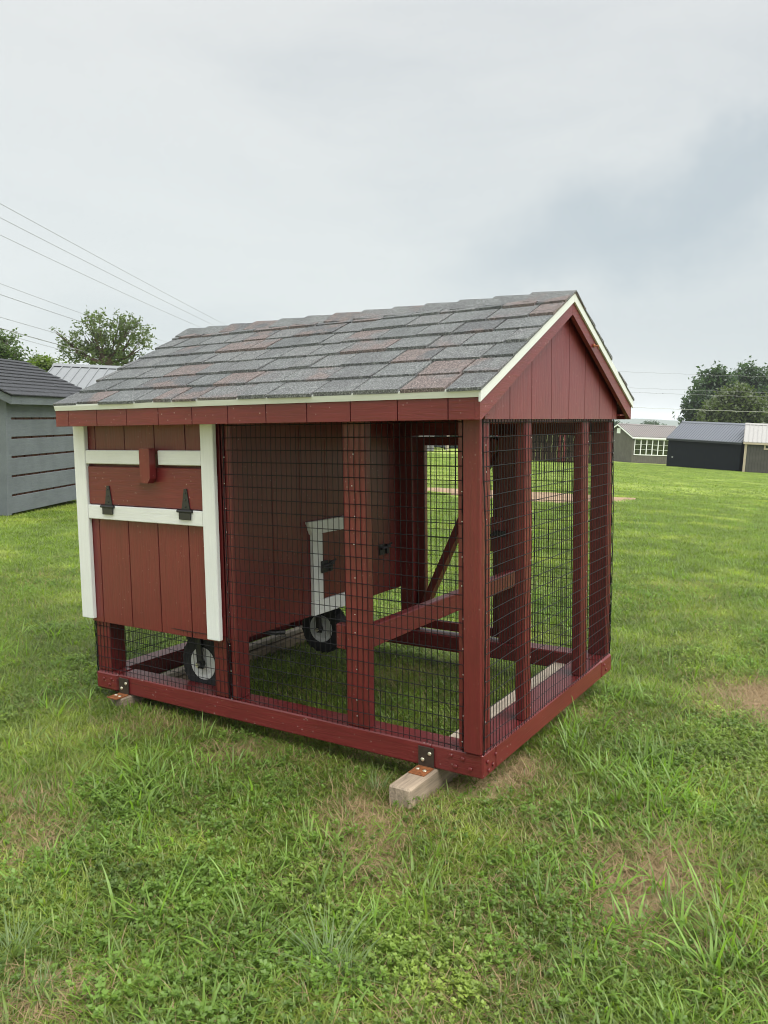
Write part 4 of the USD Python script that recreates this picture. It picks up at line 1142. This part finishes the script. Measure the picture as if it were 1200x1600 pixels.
# ---------------------------------------------------------------- grass
PATCH = ((.43, .46, .11), 1.1, .50, .72, .55)
lawn_m = leaf_material('lawn_grass_blades', [(0, (0.139, 0.201, 0.027)), (.35, (0.257, 0.348, 0.057)), (.7, (0.383, 0.476, 0.100)), (.86, (0.488, 0.537, 0.175)), (.89, (0.634, 0.500, 0.288)), (1, (0.750, 0.598, 0.388))], .45, PATCH, .42, None, .6)
clover_m = leaf_material('clover_leaves', [(0, (0.130, 0.218, 0.034)), (.45, (0.247, 0.378, 0.066)), (.8, (0.377, 0.496, 0.102)), (1, (0.585, 0.614, 0.132))], .45, ((.44, .48, .10), .8, .52, .7, .6), .5)
coarse_m = leaf_material('coarse_grass_blades', [(0, (0.156, 0.258, 0.043)), (.5, (0.273, 0.396, 0.084)), (.9, (0.390, 0.504, 0.156)), (.94, (0.572, 0.456, 0.240)), (1, (0.650, 0.480, 0.276))], .45, ((.42, .46, .10), .7, .55, .75, .5), .42)
blue_m = leaf_material('grey_green_tuft_blades', [(0, (.12, .18, .06)), (.55, (.21, .29, .10)), (.8, (.30, .36, .16)), (.82, (.42, .35, .20)), (1, (.54, .45, .28))], .28, None, .5)
straw_m = leaf_material('dry_straw_blades', [(0, (.28, .20, .10)), (.5, (.50, .39, .23)), (1, (.68, .58, .39))], .2, None, .7, (1, 1, 1))


def blades(rg, n, R, lmin, lmax, w, lean, curl, nseg=3, clump=0.0, flat=0.0):
    """n curved tapering blades rooted within radius R"""
    th = rg.uniform(0, 2 * np.pi, n); rr = R * np.sqrt(rg.uniform(0, 1, n))
    if clump: rr *= rg.uniform(0, 1, n) ** clump
    base = np.stack([rr * np.cos(th), rr * np.sin(th), np.zeros(n)], 1)
    ln = rg.uniform(lmin, lmax, n)
    az = rg.uniform(0, 2 * np.pi, n) if not clump else th + rg.normal(0, .6, n)
    el = np.abs(rg.normal(lean, .28, n)).clip(0, 1.45)           # lean from upright
    cu = np.abs(rg.normal(curl, curl * .5 + .05, n))
    wd = w * rg.uniform(.65, 1.3, n)
    hd = np.stack([np.cos(az), np.sin(az), 0 * az], 1); sd = np.stack([-np.sin(az), np.cos(az), 0 * az], 1)
    tw = rg.normal(0, .5, n)
    pos = base.copy(); rows = []
    for k in range(nseg + 1):
        f = k / nseg
        prof = (.75, 1.0, .72, .0)[k] if nseg == 3 else (.8 + .2 * math.sin(f * 3.14)) * (1 - f ** 2.2)
        a2 = tw * f
        side = sd * np.cos(a2)[:, None] + (hd * np.sin(a2)[:, None])
        off = side * (wd * prof * .5)[:, None]
        if k < nseg: rows.append(pos - off); rows.append(pos + off)
        else: rows.append(pos)
        ang = np.minimum(el + cu * f, 1.75)
        step = ln / nseg
        pos = pos + hd * (np.sin(ang) * step)[:, None] + np.array([0, 0, 1.0]) * (np.cos(ang) * step)[:, None]
        if flat: pos[:, 2] = np.maximum(pos[:, 2], .004)
    m = 2 * nseg + 1
    V = np.stack(rows, 1).reshape(-1, 3)
    f = []
    for k in range(nseg - 1): f += [(2 * k, 2 * k + 1, 2 * k + 3), (2 * k, 2 * k + 3, 2 * k + 2)]
    f.append((2 * nseg - 2, 2 * nseg - 1, 2 * nseg))
    Fc = (np.arange(n)[:, None, None] * m + np.array(f)[None]).reshape(-1, 3)
    return V, Fc


def clover(rg, n, R, hmin, hmax, leaf):
    """sprigs: a stem with small leaflets in threes"""
    Vs, Fs, o = [], [], 0
    def quad(c, a, b, s, wd):
        nonlocal o
        P = [c - a * 0, c + a * s * .5 + b * s * wd, c + a * s, c + a * s * .5 - b * s * wd]
        Vs.append(np.array(P)); Fs.append(np.array([(0, 1, 2), (0, 2, 3)]) + o); o += 4
    for _ in range(n):
        th = rg.uniform(0, 6.283); r = R * math.sqrt(rg.uniform()); h = rg.uniform(hmin, hmax)
        az = rg.uniform(0, 6.283); ln = rg.uniform(.1, .7)
        base = np.array([r * math.cos(th), r * math.sin(th), 0]); top = base + np.array([math.cos(az) * ln * h, math.sin(az) * ln * h, h])
        s = np.array([-math.sin(az), math.cos(az), 0]) * .0008
        Vs.append(np.array([base - s, base + s, top])); Fs.append(np.array([(0, 1, 2)]) + o); o += 3
        for lv in rg.uniform(.45, 1.0, rg.integers(2, 5)):
            c = base + (top - base) * lv; a0 = rg.uniform(0, 6.283)
            for q in range(3):
                aa = a0 + (q - 1) * rg.uniform(.9, 1.5); tilt = rg.uniform(-.3, .75)
                a = np.array([math.cos(aa) * math.cos(tilt), math.sin(aa) * math.cos(tilt), math.sin(tilt)]); b = np.cross(a, (0, 0, 1)); b /= np.linalg.norm(b)
                b = b + np.array([0, 0, rg.uniform(-.5, .5)])
                quad(c, a, b, leaf * rg.uniform(.7, 1.3), rg.uniform(.26, .40))
    return np.vstack(Vs), np.vstack(Fs)


rg = np.random.default_rng(5)
protos = {'lawn': [], 'clover': [], 'coarse': [], 'tuft': [], 'straw': [], 'mid': [], 'far': []}
specs = []
for k in range(6): specs.append(('lawn', blades(rg, 165, .15, .02, .062, .0032, 1.0, .8), lawn_m))
for k in range(6): specs.append(('clover', clover(rg, 24 + 2 * k, .13, .012, .045, .0075 + .0006 * k), clover_m))
for k in range(9): specs.append(('coarse', blades(rg, 5 + 2 * k, .05 + .008 * k, .05, .13 + .008 * (k % 4), .0058 + .0006 * (k % 5), .55 + .09 * (k % 5), .7 + .12 * (k % 3), 5, .35), coarse_m))
for k in range(3): specs.append(('tuft', blades(rg, 70, .05, .07, .20, .0028, .75, .6, 5, .5), blue_m))
for k in range(4): specs.append(('straw', blades(rg, 80, .12, .02, .075, .0018, 1.25, .4, 3, 0, 1), straw_m))
for k in range(5): specs.append(('mid', blades(rg, 190, .24, .025, .065, .0055, 1.0, .8), lawn_m))
for k in range(4): specs.append(('far', blades(rg, 220, .62, .03, .075, .013, 1.05, .7), lawn_m))
gi = UsdGeom.PointInstancer.Define(stage, '/World/grass')
tag(gi.GetPrim(), 'lawn grass with clover, coarse blades and dry straw round the coop', 'grass', None, 'stuff')
rel = gi.CreatePrototypesRel()
for k, (nm, (V, Fc), mat) in enumerate(specs):
    p = f'/World/grass/{nm}_patch' + (f'_{len(protos[nm]):03d}' if protos[nm] else '')
    usdkit.mesh(stage, p, (V, Fc), mat)
    rel.AddTarget(p); protos[nm].append(k)
pos_, idx_, ori_, scl_ = [], [], [], []


def in_view(x, y, margin):
    """a generous wedge round what the lens covers"""
    return (np.abs(x) < .50 * y + margin) & (y > .9)


def keep_clear(x, y):
    """off the soil strip and out from under timbers and sheds"""
    P = np.stack([x, y, ground_z(x, y)], -1)
    q = (P - T0) @ A
    cx, cy = q[..., 0], q[..., 1]
    sill = ((cx > -.01) & (cx < .115) & (cy > -.01) & (cy < 2.1)) | ((cx > 1.40) & (cx < 1.52) & (cy > -.01) & (cy < 2.1)) | ((cy > -.01) & (cy < .14) & (cx > -.01) & (cx < 1.52)) | ((cy > 1.98) & (cy < 2.1) & (cx > -.01) & (cx < 1.52))
    skid = ((cy > .17) & (cy < .28) & (cx > -.21) & (cx < 1.63)) | ((cy > 1.83) & (cy < 1.935) & (cx > -.09) & (cx < 1.63))
    inside = (cx > 0) & (cx < 1.51) & (cy > 0) & (cy < 2.085)
    return sill | skid, inside


def scatter(kind, n, xr, yr, rule, s0, s1, sink=.0, margin=.6):
    x = rg.uniform(*xr, n); y = rg.uniform(*yr, n)
    ok = in_view(x, y, margin)
    x, y = x[ok], y[ok]
    bad, inside = keep_clear(x, y)
    pr = rule(x, y, inside)
    ok = (rg.uniform(0, 1, len(x)) < pr) & ~bad & (soil_dist(x, y) + (meshkit.fbm(np.stack([x, y, 0 * x], -1) * 2.0, 3, 77) - .5) * .9 > .03)
    lx = x - g0[0]; ly = y - g0[1]
    cy_, sy_ = math.cos(yaw), math.sin(yaw)
    u_ = lx * cy_ + ly * sy_; v_ = -lx * sy_ + ly * cy_
    ok &= ~((u_ > -Dw - .02) & (u_ < .05) & (v_ > -.05) & (v_ < Lw + .05))
    x, y = x[ok], y[ok]
    z = ground_z(x, y) - sink
    N = len(x)
    pos_.append(np.stack([x, y, z], 1)); idx_.append(rg.choice(protos[kind], N))
    a = rg.uniform(0, np.pi, N)
    ori_.append(np.stack([np.cos(a), 0 * a, 0 * a, np.sin(a)], 1)); scl_.append(rg.uniform(s0, s1, N))
    return N


def nz(x, y, s, seed): return meshkit.fbm(np.stack([x, y, 0 * x], -1) * s, 3, seed)


def clover_mask(x, y):
    """1 where clover and weeds take over: mostly left of centre in front, and the right of the coop"""
    m = nz(x, y, 1.4, 33)
    c1 = np.exp(-(((x + .25) / .55) ** 2 + ((y - 2.0) / .55) ** 2))
    c2 = np.exp(-(((x - 1.55) / .7) ** 2 + ((y - 3.3) / .8) ** 2)) * .8
    return np.clip((m - .42) * 4 + c1 * 1.0 + c2 * .7, 0, 1)


def coarse_mask(x, y):
    m = nz(x, y, 2.2, 51)
    c1 = 1.3 * np.exp(-(((x - .85) / .38) ** 2 + ((y - 2.0) / .5) ** 2))
    c2 = np.exp(-(((x + .75) / .35) ** 2 + ((y - 2.9) / .45) ** 2))
    c3 = np.exp(-(((x - .9) / .3) ** 2 + ((y - 2.8) / .3) ** 2))
    return np.clip((m - .52) * 3.5, 0, .6) + .8 * c1 + .7 * c2 + .5 * c3


near = lambda y: np.clip((7.5 - y) / 2.5, 0, 1)
dr_ = lambda x, y: np.clip(1 - 1.05 * dryness(x, y), 0, 1)
scatter('lawn', 26000, (-4.5, 4.5), (.9, 7.5), lambda x, y, i: near(y) * (.62 + .34 * (1 - clover_mask(x, y))) * dr_(x, y), .75, 1.25)
scatter('clover', 17000, (-4.5, 4.5), (.9, 7.0), lambda x, y, i: .46 * near(y) * clover_mask(x, y) * dr_(x, y) * np.where(i, .25, 1), .8, 1.3)
scatter('coarse', 9000, (-4, 4), (.9, 6.5), lambda x, y, i: np.clip(coarse_mask(x, y) * np.clip((6.5 - y) / 3, .1, 1) * .75, 0, 1) * np.where(i, .25, 1) * np.clip(1.3 - dryness(x, y), 0, 1), .55, 1.2)
scatter('coarse', 5000, (-10, 10), (5, 17), lambda x, y, i: np.clip((nz(x, y, .9, 61) - .5) * 3, 0, .5) * np.where(i, 0, 1), .7, 1.2)
scatter('straw', 17000, (-4, 4), (.9, 7), lambda x, y, i: np.clip(.22 + 1.3 * dryness(x, y), 0, 1), .8, 1.3)
scatter('mid', 34000, (-12, 12), (4.5, 20), lambda x, y, i: np.clip((y - 4.5) / 2.5, 0, 1) * np.clip((20 - y) / 6, 0.25, 1) * np.where(i, 0, 1), .7, 1.25)
scatter('far', 26000, (-38, 38), (12, 72), lambda x, y, i: np.clip((y - 12) / 8, 0, 1) * .9, .7, 1.2, .01)
# a few grey-green tufts where they stand
for (px, py, s_) in ((512, 1520, 1.1), (545, 1535, .7), (20, 1500, .8), (60, 1560, .6), (1060, 1430, .6), (900, 1520, .6), (590, 1240, .6)):
    g_ = ground_hit(px, py)
    pos_.append(np.array([[g_[0], g_[1], ground_z(g_[0], g_[1])]])); idx_.append(np.array([protos['tuft'][int(px) % 3]])); ori_.append(np.array([[1.0, 0, 0, 0]])); scl_.append(np.array([s_]))
pos_ = np.vstack(pos_); idx_ = np.concatenate(idx_); ori_ = np.vstack(ori_); scl_ = np.concatenate(scl_)
gi.CreatePositionsAttr(Vt.Vec3fArray.FromNumpy(pos_.astype(np.float32)))
gi.CreateProtoIndicesAttr(Vt.IntArray.FromNumpy(idx_.astype(np.int32)))
qh = Vt.QuathArray(len(ori_))
gi.CreateOrientationsAttr(Vt.QuathArray([Gf.Quath(float(a), 0.0, 0.0, float(d)) for a, _, _, d in ori_]))
gi.CreateScalesAttr(Vt.Vec3fArray.FromNumpy(np.repeat(scl_[:, None], 3, 1).astype(np.float32)))
print('grass instances', len(pos_))

# ---------------------------------------------------------------- haze
hz = trimesh.creation.box(bounds=[(-5200, -5200, -40), (5200, 5200, 60)])
haze_m = usdkit.material(stage, LOOK + 'haze_air', {'v': ('principled_volume', {'color': (.92, .96, 1.0), 'density': .00022, 'anisotropy': .2})}, volume='v.volume')
obj('haze', hz, haze_m, None, False, 'thin pale haze over the far hills', None, None, 'stuff')
